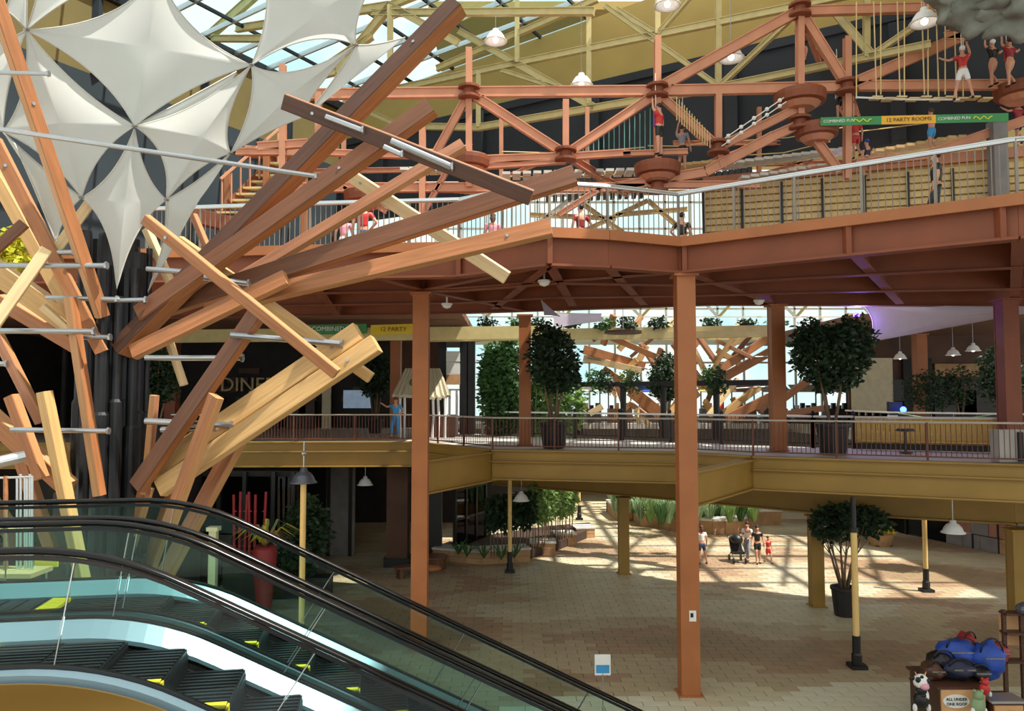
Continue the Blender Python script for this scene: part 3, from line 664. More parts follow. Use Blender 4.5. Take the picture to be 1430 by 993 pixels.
# members running back into the depth, tying to a rear frame
for x, y in ((655, 129), (918, 127), (1183, 121), (790, 216), (1117, 14)):
    p = P(x, y, RC); ibeam('steel_member', p, p + VA * 5.5, .18, .28, 'terra_pale', rc)
rear = [(600, 262, 1000, 250, 8), (700, 160, 700, 250, 6), (820, 150, 820, 252, 6), (940, 200, 1200, 200, 6), (1060, 150, 1060, 250, 6), (1240, 130, 1240, 240, 6), (1000, 230, 1300, 225, 6), (700, 250, 820, 200, 5), (940, 245, 1060, 200, 5), (1060, 245, 1240, 190, 5), (420, 240, 620, 236, 7), (480, 160, 480, 250, 6)]
for (x1, y1, x2, y2, h) in rear: ibeam('rear_member', P(x1, y1, 30), P(x2, y2, 30), .16, h * 30 / FPX, 'terra_pale', rc)
for x, y in ((655, 129), (918, 127), (1183, 121), (790, 216), (1003, 206), (1117, 14), (1117, 172), (918, 260)):
    p = P(x, y, RC - .12); b = MB(); b.lathe([(.32, -.22), (.36, -.2), (.36, -.12), (.2, -.1), (.2, .1), (.36, .12), (.36, .2), (.32, .22)], p, 14); b.build('joint_hub', 'terra_dark', rc)
for x, y, w_ in ((918, 232, 66), (1117, 132, 72), (652, 222, 66), (1425, 122, 70), (1140, 178, 60), (510, 270, 60)):
    p = P(x, y, RC); r = w_ / 2 * RC / FPX; pl = MB().lathe([(r * .8, -.34), (r * .95, -.3), (r, -.1), (r, .02), (r * .97, .05)], p, 20).build('platform', 'terra_dark', rc)
    MB().lathe([(r * .55, -.5), (r * .78, -.34)], p, 14).build('platform_bracket', 'terra_pale', pl)
# hanging ropes of the right-hand bridge
for i, x in enumerate([1196, 1220, 1230, 1253, 1263, 1287, 1296, 1307, 1320, 1332, 1345]):
    rod('hanging_rope', P(x, 2, RC - .5), P(x + (4 if i % 2 else 0), 138 - (i % 3) * 3, RC - .5), .022, 'rope', rc, 5)
for i in range(10):
    x = 1222 + i * 17; MB().bar(P(x - 6, 137 + (i % 2) * 2, RC - .5), P(x + 8, 137 + (i % 2) * 2, RC - .5), .3, .05).build('foothold', 'slat_tan', rc)
MB().tube([P(1195, 136, RC - .6), P(1270, 139, RC - .6), P(1340, 139, RC - .6)], .03, 5).build('bridge_cable', 'rope_white', rc)
# net bridge on the left: teal hanging ropes below a sagging line
for i in range(16):
    x = 800 + i * 7.2; y0 = 205 - i * 3.6
    rod('net_rope', P(x, y0, RC + .6), P(x, 215, RC + .6), .014, 'rope_teal', rc, 5)
MB().tube([P(780 + i * 14, 214 - i * 8.2 + 6 * math.sin(i * .33), RC + .55) for i in range(11)], .02, 5).build('net_line', 'rope_white', rc)
for i in range(14):
    f = i / 14; rod('stair_rope', P(945 + 50 * f, 135 + 55 * f, RC - .35), P(945 + 50 * f, 168 + 42 * f, RC - .35), .016, 'rope', rc, 5)
for k, dy in ((0, 0), (1, 8)):
    ln = [P(1008 + i * 9, 196 - i * 6.2 + dy, RC - .4) for i in range(11)]
    MB().tube(ln, .018, 5).build('bead_line', 'rope_white', rc)
    for i in range(1, 11, 2): MB().ball(ln[i], .07, 8, 5).build('bead', 'rope_white', rc)
# rear log bridges, planks and nets seen between the members
for (x1, y1, x2, y2, n, m) in ((905, 238, 1010, 228, 9, 'slat_tan'), (1010, 232, 1190, 210, 14, 'rope_white'), (1200, 218, 1400, 182, 14, 'slat_tan'), (560, 240, 660, 236, 8, 'rope_white'), (700, 246, 900, 240, 14, 'rope_white'), (620, 262, 680, 268, 8, 'slat_tan'), (1030, 252, 1160, 232, 10, 'rope_white')):
    a, c = P(x1, y1, 27.4), P(x2, y2, 27.4)
    for z in (0, .9): MB().tube([a + V((0, 0, z)), a.lerp(c, .5) + V((0, 0, z - .15)), c + V((0, 0, z))], .02, 5).build('bridge_rope', 'rope', rc)
    for i in range(n):
        p = a.lerp(c, (i + .5) / n); MB().bar(p - V((0, .4, 0)), p + V((0, .4, 0)), .28, .1).build('log', m, rc)
# rows of black treads on the far catwalks and struts behind the deck railing
for (x1, y1, x2, y2, n, D) in ((742, 262, 850, 246, 13, 29), (930, 258, 1050, 238, 14, 29), (1010, 250, 1130, 244, 12, 31), (560, 262, 640, 262, 8, 29), (1140, 262, 1190, 262, 6, 29), (760, 278, 900, 272, 14, 33)):
    a, c = P(x1, y1, D), P(x2, y2, D)
    MB().bar(a + V((0, 0, .2)), c + V((0, 0, .2)), .06, .06).build('catwalk_rail', 'rope_white', rc)
    for i in range(n): MB().box(a.lerp(c, (i + .5) / n), (.17, .3, .26)).build('tread', 'black', rc)
for (x1, y1, x2, y2) in ((735, 325, 800, 275), (800, 275, 870, 325), (800, 330, 905, 280), (905, 280, 960, 328), (740, 272, 960, 268), (860, 300, 960, 292), (740, 300, 860, 305)):
    ibeam('rear_strut', P(x1, y1, 34), P(x2, y2, 34), .14, .2, random.choice(['slat_tan', 'rope_white', 'terra_pale']), rc)
# ================================================================== olive roof trusses
def truss(label, c, mem):
    t = thing('roof_truss', label, 'truss', WP(700, 150, c))
    for (x1, y1, x2, y2, h) in mem:
        a, d = WP(x1, y1, c), WP(x2, y2, c); k = (a.y + d.y) / 2 / FPX
        ibeam('steel_member', a, d, .2, h * k, 'olive_steel', t, .03, .1)
    return t
truss('olive steel truss spanning in front of the gable wall', 28.0,
 [(560, 176, 668, 178, 9), (668, 178, 1003, 122, 10), (1003, 122, 1300, 62, 10), (540, 127, 722, 88, 9), (722, 88, 1117, 8, 10), (610, 96, 835, -2, 9), (641, 43, 830, 150, 10), (722, -5, 722, 88, 9), (822, 20, 822, 146, 8), (1003, -5, 1003, 122, 8), (668, 100, 668, 178, 8), (1003, 122, 1117, 14, 7), (845, 8, 1003, 120, 7), (700, 98, 800, 130, 6), (480, 140, 560, 176, 7), (1117, 8, 1300, -30, 9), (1160, 10, 1220, 80, 11), (1220, 76, 1290, 28, 8), (1210, -5, 1210, 80, 7), (860, 12, 918, 48, 7), (918, 48, 965, -6, 7), (918, -5, 918, 48, 8)])
truss('olive steel truss under the skylight behind the fabric canopy', 22.5,
 [(520, 18, 830, 16, 10), (470, 100, 545, 8, 12), (545, 8, 640, 60, 10), (545, 8, 545, 100, 9), (380, 120, 470, 100, 10), (330, 40, 545, 8, 11), (270, 70, 360, -10, 14), (280, 54, 365, 54, 9), (400, 130, 520, 50, 10), (545, 8, 640, -30, 10)])
# ================================================================== stairs and timber on the upper deck, left
st = thing('deck_stairs', 'terracotta staircase with tan treads climbing behind the timber tree', 'stairs', PX(320, 27, L3))
for i in range(9):
    a = P(305 + i * 9, 298 - i * 8.6, 26.5 + i * .15); MB().bar(a, a + V((1.0, 0, 0)), .32, .07).build('tread', 'slat_tan', st)
beam('stringer', P(300, 306, 26.4), P(385, 222, 27.8), .08, .32, 'terra_dark', st); beam('stringer', P(340, 306, 26.4), P(425, 222, 27.8), .08, .32, 'terra_dark', st)
for i in range(7): rod('newel', P(310 + i * 13, 294 - i * 11, 26.4 + i * .2), P(310 + i * 13, 252 - i * 11, 26.4 + i * .2), .035, 'terra_pale', st, 6)
beam('stair_handrail', P(308, 250, 26.3), P(392, 178, 27.8), .08, .1, 'terra_pale', st)
for x, y0, y1 in ((318, 340, 240), (372, 330, 205), (425, 330, 205)): beam('stair_post', P(x, y0, 27), P(x, y1, 27), .2, .2, 'terra', st)
beam('landing_beam', P(345, 212, 27.9), P(440, 216, 27.9), .6, .3, 'terra_pale', st)
beam('landing_beam', P(272, 302, 26.4), P(340, 318, 26.4), .6, .5, 'terra_dark', st)
# timber slat screen on the deck, right
t = thing('slat_screen', 'tan horizontal slat screen with dark posts behind the deck railing', 'screen', PX(1150, 26.5, L3))
a, c = PX(985, 28.2, L3), PX(1470, 25.0, L3); u = (c - a).normalized(); L = (c - a).length; hz = math.atan2(u.y, u.x)
for i in range(14): MB().bar(a + V((0, 0, .5 + i * .25)), c + V((0, 0, .5 + i * .25 + .02)), .04, .19).build('slat', 'slat_tan', t)
MB().bar(a + V((0, .12, 2.2)), c + V((0, .12, 2.3)), .04, 3.6).build('backing', 'bench_yellow', t)
for i in range(9): MB().box(a + u * L * i / 8 + V((0, -.06, 1.9)), (.09, .09, 3.8), hz).build('post', 'black', t)
MB().bar(a + V((0, -.05, 4.0)), c + V((0, -.05, 4.2)), .12, .35).build('cap_beam', 'terra_pale', t)
# ================================================================== plants
def leaves(blobs, n, size, seed=1, droop=.3, shell=.55):
    rnd = random.Random(seed); b = MB(); tot = sum(r[0] * r[1] * r[2] for _, r in blobs)
    for c, r in blobs:
        for _ in range(int(n * r[0] * r[1] * r[2] / tot)):
            d = V((rnd.gauss(0, 1), rnd.gauss(0, 1), rnd.gauss(0, 1))).normalized(); f = shell + (1 - shell) * rnd.random() if rnd.random() < .8 else rnd.random()
            p = V(c) + V((d.x * r[0], d.y * r[1], d.z * r[2])) * f
            x = V((rnd.gauss(0, 1), rnd.gauss(0, 1), rnd.gauss(0, .5) - droop)).normalized(); y = x.orthogonal().normalized(); y = Matrix.Rotation(rnd.random() * 6.28, 3, x) @ y
            s = size * rnd.uniform(.6, 1.3); m = p + x * s * .5
            b.add([p, m + y * s * .28, p + x * s, m - y * s * .28], [(0, 1, 2, 3)])
    return b
def pot(c, r, h, parent, material='pot'):
    o = MB().lathe([(r * .72, 0), (r * .78, .03), (r * .98, h * .88), (r * 1.06, h * .9), (r * 1.06, h), (r * .95, h), (r * .92, h * .9), (0.01, h * .89)], c, 20).build('pot', material, parent, smooth=False)
    MB().lathe([(r * .9, h * .86), (r * .9, h * .9), (.01, h * .92)], c, 14).build('soil', 'soil', o)
def fig_tree(p, label, H, cr, blobs, n, seed, potr=.48, poth=.95, lm='leaf_dark', stems=4, ls=.2):
    t = thing('potted_fig', label, 'potted tree', p); pot(p, potr, poth, t); rnd = random.Random(seed)
    for i in range(stems):
        a = i * 6.28 / stems + .4; b0 = p + V((math.cos(a) * .08, math.sin(a) * .08, poth * .88)); e = p + V((math.cos(a) * cr * .5, math.sin(a) * cr * .4, H * (.62 + .1 * rnd.random())))
        MB().tube([b0, b0.lerp(e, .45) + V((.05 * math.sin(i * 3), 0, 0)), e], [.05, .038, .018], 6).build('stem', 'bark', t, smooth=True)
        for j in range(3): MB().tube([b0.lerp(e, .6 + .1 * j), e + V((rnd.uniform(-.5, .5), rnd.uniform(-.4, .4), rnd.uniform(0, .6)))], [.02, .008], 5).build('branch', 'bark', t)
    leaves([(p + V(c), r) for c, r in blobs], n, ls, seed).build('foliage', lm, t, kind='stuff')
    return t
fig_tree(PX(1161, 24.4, L2), 'large dark fig tree in a black ribbed pot by the lilac sail', 4.5, 1.2, [((0, 0, 3.1), (1.25, 1.1, 1.0)), ((-.55, .1, 3.6), (.7, .7, .75)), ((.65, 0, 3.6), (.75, .7, .8)), ((.1, .1, 2.4), (.8, .8, .5))], 5200, 3, .5, .95)
fig_tree(PX(773, 27.4, L2), 'dark fig tree in a black pot beside the vine wall', 4.4, 1.0, [((0, 0, 3.1), (.95, .9, 1.15)), ((-.2, 0, 3.9), (.6, .6, .6)), ((.3, 0, 2.4), (.7, .7, .5))], 3800, 5, .5, .9)
fig_tree(PX(1172, 26.2, .02), 'potted fig with bare spreading stems and a dark crown on the ground floor', 3.7, 1.1, [((-.3, 0, 3.0), (.85, .8, .55)), ((.75, 0, 3.1), (.8, .7, .5)), ((.2, .1, 3.3), (1.1, .9, .4))], 3600, 8, .42, .95, stems=6)
fig_tree(PX(930, 37, L2), 'blue-green potted tree behind the dark planter beam', 4.2, .8, [((0, 0, 2.9), (.75, .7, 1.1)), ((0, 0, 2.2), (.9, .8, .6))], 2400, 11, .4, .7)
fig_tree(PX(220, 30.5, L2), 'dark bushy tree on the walkway behind the timber tree', 4.0, .9, [((0, 0, 2.6), (.9, .8, 1.2))], 2200, 14, .4, .7)
fig_tree(PX(1398, 32, L2), 'dark shrub in a pot beyond the lilac sail', 4.0, .8, [((0, 0, 2.7), (1.0, .9, 1.3))], 2200, 15, .4, .7)
fig_tree(PX(525, 39, L2), 'dark shrub standing beside the thatched hut', 4.2, .8, [((0, 0, 2.9), (1.1, .9, 1.2))], 2200, 16, .4, .7)
fig_tree(PX(1340, 42, L2), 'dark round shrub in front of the far shops', 4.2, .8, [((-1.6, 0, 2.2), (1.6, .9, 1.2)), ((0, 0, 2.4), (.9, .8, 1.2))], 2200, 17, .4, .7)
# vine-covered tower on the walkway
t = thing('climbing_vines', 'tall dark green climbing vines beside the walkway', 'vines', PX(692, 37.5, L2))
leaves([(PX(694, 36.6, 7.6), (.85, .6, 2.3)), (PX(708, 36.4, 8.8), (.7, .6, 1.4)), (PX(716, 36.4, 6.9), (.7, .5, 1.4)), (PX(684, 36.6, 8.4), (.5, .5, 1.5))], 6400, .28, 21).build('foliage', 'leaf', t, kind='stuff')
for i in range(5): MB().tube([PX(680 + i * 8, 36.6, L2), PX(682 + i * 8, 36.6, 9.6)], .05, 6).build('stem', 'bark', t)
t = thing('bamboo_screen', 'light green bamboo growing behind the potted fig', 'bamboo', PX(765, 36, L2))
leaves([(PX(752, 37.0, 6.8), (1.0, .5, 1.5)), (PX(787, 36.2, 6.9), (1.1, .5, 1.4)), (PX(764, 36.8, 8.2), (.9, .5, 1.1))], 3800, .26, 22).build('foliage', 'leaf_light', t, kind='stuff')
for i in range(7): MB().tube([PX(738 + i * 9, 36.4, L2), PX(740 + i * 9, 36.4, 7.6)], .03, 5).build('cane', 'leaf_light', t)
# planter beam with trailing plants along the far side of the walkway
t = thing('planter_beam', 'dark pergola beam on turned posts carrying trailing plants', 'pergola', PX(808, 36, L2))
pp = [PX(808, 37, 0), PX(870, 36, 0), PX(926, 35, 0), PX(1000, 33.5, 0), PX(1076, 32, 0)]
for p in pp[:-1]: MB().lathe([(.2, 0), (.2, .9), (.13, 1.0), (.15, 2.2), (.2, 2.3)], (p.x, p.y, L2), 10).build('post', 'black', t)
for a, c in zip(pp[:-1], pp[1:]): MB().bar((a.x, a.y, L2 + 2.4), (c.x, c.y, L2 + 2.4), .5, .22).build('beam', 'black', t)
for i, (x, D, r) in enumerate(((830, 36.4, .5), (845, 36.2, .4), (880, 35.8, .6), (915, 35.2, .4), (990, 33.6, .35), (1005, 33.3, .3))):
    leaves([(PX(x, D, L2 + 2.7), (r, .4, .45)), (PX(x + 4, D - .2, L2 + 2.2), (r * .7, .3, .35))], 420, .16, 30 + i).build('plant', 'leaf_dark' if i % 2 else 'leaf', t, kind='stuff')
# ground floor planter with bamboo: stepped stone blocks
t = thing('stone_planter', 'stepped stone planter with pale ledges holding the bamboo', 'planter', PX(700, 33, 0))
for i, (x0, y0, x1, y1, h) in enumerate(((604, 783, 674, 789, .5), (674, 789, 741, 785, .55), (741, 776, 776, 776, .55), (776, 764, 805, 763, .55), (805, 753, 831, 752, .5))):
    a, c = G(x0, y0, 0), G(x1, y1, 0); u = (c - a).normalized(); n = V((-u.y, u.x, 0)); L = (c - a).length; k = max(2, round(L / .75))
    for j in range(k):
        for r_ in range(2):
            ln = L / k - .02; m = a + u * ((j + .5) * L / k) + n * .22 + V((0, 0, h * (.25 + .5 * r_)))
            MB().box(m, (ln, .44 + random.uniform(-.02, .02), h / 2 - .015), math.atan2(u.y, u.x)).build('stone', 'stone', t)
    MB().box(a.lerp(c, .5) + n * .5 + V((0, 0, h + .04)), (L + .06, 1.05, .08), math.atan2(u.y, u.x)).build('ledge', 'stone_top', t)
poly = [G(x, y, 0) for x, y in ((610, 782), (674, 788), (740, 784), (776, 773), (805, 761), (831, 750), (824, 742), (760, 748), (640, 768))]
MB().prism([(p.x, p.y + .4) for p in poly], 0, .42).build('soil', 'soil', t)
cn_ = MB().lathe([(.03, 0), (.02, 3.6)], (0, 0, 0), 6)
for i, (x, y) in enumerate(((690, 778), (706, 776), (722, 772), (735, 770), (748, 766), (757, 764), (766, 760), (776, 757), (786, 754), (795, 752))):
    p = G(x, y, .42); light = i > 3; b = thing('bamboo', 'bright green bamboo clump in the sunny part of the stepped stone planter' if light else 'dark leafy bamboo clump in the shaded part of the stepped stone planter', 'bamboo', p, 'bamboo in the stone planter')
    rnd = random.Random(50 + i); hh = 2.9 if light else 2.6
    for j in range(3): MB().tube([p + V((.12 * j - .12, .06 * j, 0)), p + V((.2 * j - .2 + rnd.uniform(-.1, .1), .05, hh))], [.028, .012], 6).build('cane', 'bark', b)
    leaves([(p + V((0, 0, hh * .72)), (.42, .4, hh * .34))], 520, .26, 60 + i, .7).build('foliage', 'leaf_light' if light else 'leaf_dark', b, kind='stuff')  # leaf colour paints in the sun and shade along the planter
for i, (x, y) in enumerate(((652, 778), (676, 780), (700, 782), (718, 780), (640, 774))):
    p = G(x, y, .42); b = thing('spiky_plant', 'low spiky plant at the dark end of the stone planter', 'plant', p, 'low plants in the stone planter'); rnd = random.Random(80 + i); m = MB()
    for j in range(16):
        a = rnd.random() * 6.28; l = rnd.uniform(.5, .9); d = V((math.cos(a), math.sin(a), 0)); sd = V((-d.y, d.x, 0)) * .03
        m.add([p - sd, p + d * l * .5 + V((0, 0, l * .7)) - sd, p + d * l + V((0, 0, l * .6)), p + d * l * .5 + V((0, 0, l * .7)) + sd, p + sd], [(0, 1, 3, 4), (1, 2, 3)])
    m.build('blades', 'leaf', b, kind='stuff')
# far curved planter with grasses
t = thing('curved_planter', 'long wavy stone planter full of pale grasses', 'planter', G(960, 740, 0))
front = [(848, 716), (862, 728), (884, 728), (894, 736), (920, 738), (936, 742), (960, 744), (995, 747), (1030, 746), (1052, 740)]
for (x0, y0), (x1, y1) in zip(front[:-1], front[1:]):
    a, c = G(x0, y0, 0), G(x1, y1, 0); u = (c - a).normalized(); n = V((-u.y, u.x, 0)); L = (c - a).length; k = max(1, round(L / .9))
    for j in range(k): MB().box(a + u * ((j + .5) * L / k) + n * .3 + V((0, 0, .36)), (L / k - .03, .6, .72), math.atan2(u.y, u.x)).build('stone', 'stone', t)
    MB().bar(a + n * .35 + V((0, 0, .78)), c + n * .35 + V((0, 0, .78)), .9, .12).build('ledge', 'stone_top', t)
a = G(1040, 735, 0); MB().box(a + V((.9, .5, .4)), (2.4, .9, .8), .1).build('stone_block', 'stone', t); MB().box(a + V((.9, .5, .85)), (2.5, 1.0, .1), .1).build('ledge', 'stone_top', t)
MB().prism([(p.x, p.y + .5) for p in [G(x, y, 0) for x, y in front]] + [(G(1052, 700, 0).x, 52.5), (G(850, 700, 0).x, 50)], 0, .7).build('soil', 'soil', t)
for i in range(22):
    x = 858 + i * 9.4 + random.uniform(-3, 3); p = G(x, 728 + random.uniform(-8, 6) if 890 < x else 716, .7); b = thing('grass_clump', 'tuft of pale ornamental grass in the wavy planter', 'grass', p, 'grasses in the wavy planter')
    m = MB(); rnd = random.Random(100 + i)
    for j in range(110):
        a = rnd.random() * 6.28; l = rnd.uniform(.7, 1.7); d = V((math.cos(a), math.sin(a), 0)); sd = V((-d.y, d.x, 0)) * .02; sp = rnd.uniform(.15, .8)
        m.add([p + d * .1 - sd, p + d * sp * l * .5 + V((0, 0, l * .7)) - sd, p + d * sp * l + V((0, 0, l * .85)), p + d * sp * l * .5 + V((0, 0, l * .7)) + sd, p + d * .1 + sd], [(0, 1, 3, 4), (1, 2, 3)])
    m.build('blades', ['leaf_grass', 'leaf_light', 'leaf_grass', 'leaf'][i % 4], b, kind='stuff')
# ================================================================== lamps
def bell(b, c, s, mi=0): b.lathe([(.06 * s, .42 * s), (.10 * s, .40 * s), (.12 * s, .30 * s), (.22 * s, .25 * s), (.31 * s, .13 * s), (.35 * s, .02 * s), (.42 * s, -.04 * s), (.42 * s, -.06 * s), (.38 * s, -.06 * s), (.31 * s, .02 * s), (.27 * s, .13 * s), (.10 * s, .26 * s)], c, 18, mi)
def pendant(p, ztop, s, label, material='lamp_white', group=None):
    t = thing('pendant_lamp', label, 'lamp', p, group)
    b = MB(); bell(b, p, s); b.build('shade', material, t, smooth=True)
    rod('cord', p + V((0, 0, .4 * s)), V((p.x, p.y, ztop)), .012, 'steel', t, 5); MB().lathe([(.08, 0), (.08, .06)], (p.x, p.y, ztop - .06), 8).build('ceiling_rose', material, t)
    MB().ball(p + V((0, 0, .0)), .1 * s, 10, 6).build('bulb', 'bulb', t); return t
pendant(P(510, 676, 33), 4.75, .8, 'white bell pendant lamp under the walkway near the dark corridor')
pendant(P(1331, 742, 23.0), 5.22, .8, 'white bell pendant lamp under the walkway above the brick shop wall')
pendant(P(728, 698, 31), 5.22, .8, 'white bell pendant lamp in front of the bamboo')
pendant(P(1331, 495, 41), 11.32, .9, 'white bell pendant lamp hanging between two others below the lilac sail', group='pendant lamps in front of the far shops')
pendant(P(1359, 489, 40), 11.32, .9, 'white bell pendant lamp near the dark terracotta column below the lilac sail', group='pendant lamps in front of the far shops')
pendant(P(1257, 500, 41.5), 11.32, .85, 'white bell pendant lamp above the glowing arcade machine', group='pendant lamps in front of the far shops')
pendant(P(812, 118, 27), 22.5, 1.0, 'white bell pendant lamp hanging in front of the dark wall above the long chord')
pendant(P(1021, 80, 26), 22.0, 1.1, 'white dome pendant lamp beside the sloping terracotta member')
pendant(P(932, 6, 26), 24.0, 1.1, 'white dome pendant lamp hanging highest against the olive gable')
pendant(P(1291, 30, 24), 21.5, 1.1, 'white dome pendant lamp near the hanging rock')
pendant(P(692, 56, 27), 23.5, 1.0, 'white dome pendant lamp below the skylight edge')
def lamp_post(p, H, label, lamp=None, black_top=0, r=.085, sleeve=.75):
    t = thing('lamp_post', label, 'lamp post', p, 'wooden lamp posts on the ground floor')
    MB().box(p + V((0, 0, .05)), (.42, .42, .1)).build('foot', 'black', t)
    MB().lathe([(r * 1.6, 0), (r * 1.6, .25), (r * 1.25, .3), (r * 1.25, sleeve)], p + V((0, 0, .1)), 12).build('sleeve', 'black', t)
    MB().lathe([(r, 0), (r, H - black_top - sleeve)], p + V((0, 0, sleeve + .05)), 12).build('pole', 'lamp_pole', t)
    if black_top: MB().lathe([(r * .8, 0), (r * .8, black_top)], p + V((0, 0, H - black_top)), 10).build('top_pole', 'black', t); MB().lathe([(r * 1.3, 0), (r * 1.3, .12)], p + V((0, 0, H - black_top)), 10).build('collar', 'black', t)
    if lamp:
        b = MB(); bell(b, p + V((0, 0, H + .02)), lamp); b.build('shade', 'lamp_grey', t, smooth=True)
        rod('finial', p + V((0, 0, H + .4 * lamp)), p + V((0, 0, H + 1.15)), .02, 'steel', t, 6); MB().ball(p + V((0, 0, H + .8)), .07, 8, 6).build('finial_knob', 'steel', t)
    return t
lamp_post(PX(426, 22.2, .02), 4.85, 'wooden lamp post with a grey bell shade behind the escalators', .92)
lamp_post(PX(1187, 21.2, .02), 4.55, 'wooden lamp post with a black top beside the potted fig with bare stems', None, .95)
lamp_post(PX(712, 32.6, .02), 4.2, 'wooden lamp post in front of the stepped stone planter')
lamp_post(PX(808, 46.5, .02), 3.9, 'wooden lamp post behind the bamboo')
lamp_post(PX(1285, 29.4, .02), 3.4, 'wooden lamp post standing in the sun patch')
t = thing('cream_post', 'cream wooden post at the dark shop behind the escalators', 'post', PX(303, 24, .02))
MB().box(PX(303, 24, 1.6), (.22, .22, 3.2)).build('shaft', 'cream_post', t); MB().box(PX(303, 24, 3.25), (.34, .34, .12)).build('cap', 'cream_post', t); MB().box(PX(303, 24, .14), (.3, .3, .24)).build('foot', 'cream_post', t)
# ceiling spot under the deck
for i, (x, y, D, lb) in enumerate(((624, 426, 25, 'small white dome under the deck next to the tall column behind the escalators'), (760, 394, 21, 'flat white dome light under the deck corner'), (1060, 421, 25, 'small white lamp under the deck beside the walkway column'))):
    p = P(x, y, D); t = thing('dome_light', lb, 'lamp', p); MB().lathe([(.02, -.12), (.12, -.08), (.16, 0)], p, 12).build('dome', 'lamp_white', t, smooth=True); MB().lathe([(.18, 0), (.18, .05), (.03, .06), (.03, L3 - .25 - p.z)], p, 12).build('mount', 'lamp_white', t)
# ================================================================== people
def skin_mesh(nodes, edges, name, material, sub=1):
    me = bpy.data.meshes.new(name); me.from_pydata([n[0] for n in nodes], edges, []); o = bpy.data.objects.new(name, me); C.objects.link(o)
    sk_ = o.modifiers.new('skin', 'SKIN'); sk_.use_smooth_shade = True
    if not me.skin_vertices: 
        bpy.context.view_layer.objects.active = o
    for i, n in enumerate(nodes):
        r = n[1] if isinstance(n[1], tuple) else (n[1], n[1]); me.skin_vertices[0].data[i].radius = r
    me.skin_vertices[0].data[0].use_root = True
    s = o.modifiers.new('sub', 'SUBSURF'); s.levels = sub; s.render_levels = sub
    dg = bpy.context.evaluated_depsgraph_get(); r = bpy.data.meshes.new_from_object(o.evaluated_get(dg)); bpy.data.objects.remove(o); bpy.data.meshes.remove(me)
    r.name = name; r.materials.clear(); r.materials.append(M[material]); r.polygons.foreach_set('use_smooth', [True] * len(r.polygons)); return r
ARM = {'down': ((.15, .0, .64), (.16, .05, .50)), 'up': ((.19, .02, .90), (.17, .04, 1.05)), 'out': ((.22, .03, .76), (.31, .06, .82)), 'push': ((.14, .06, .66), (.12, .24, .62)), 'hip': ((.2, -.03, .66), (.11, .05, .58)), 'lap': ((.14, .06, .64), (.06, .2, .56)), 'high': ((.13, .06, .88), (.1, .08, 1.04))}
LEG = {'stand': ((.055, .0, .28), (.06, -.01, .045)), 'fwd': ((.055, .09, .29), (.055, .10, .05)), 'back': ((.055, .0, .28), (.055, -.16, .08)), 'wide': ((.1, .02, .28), (.15, 0, .045)), 'sit': ((.06, .24, .50), (.06, .26, .26)), 'bent': ((.08, .12, .33), (.08, -.02, .12))}
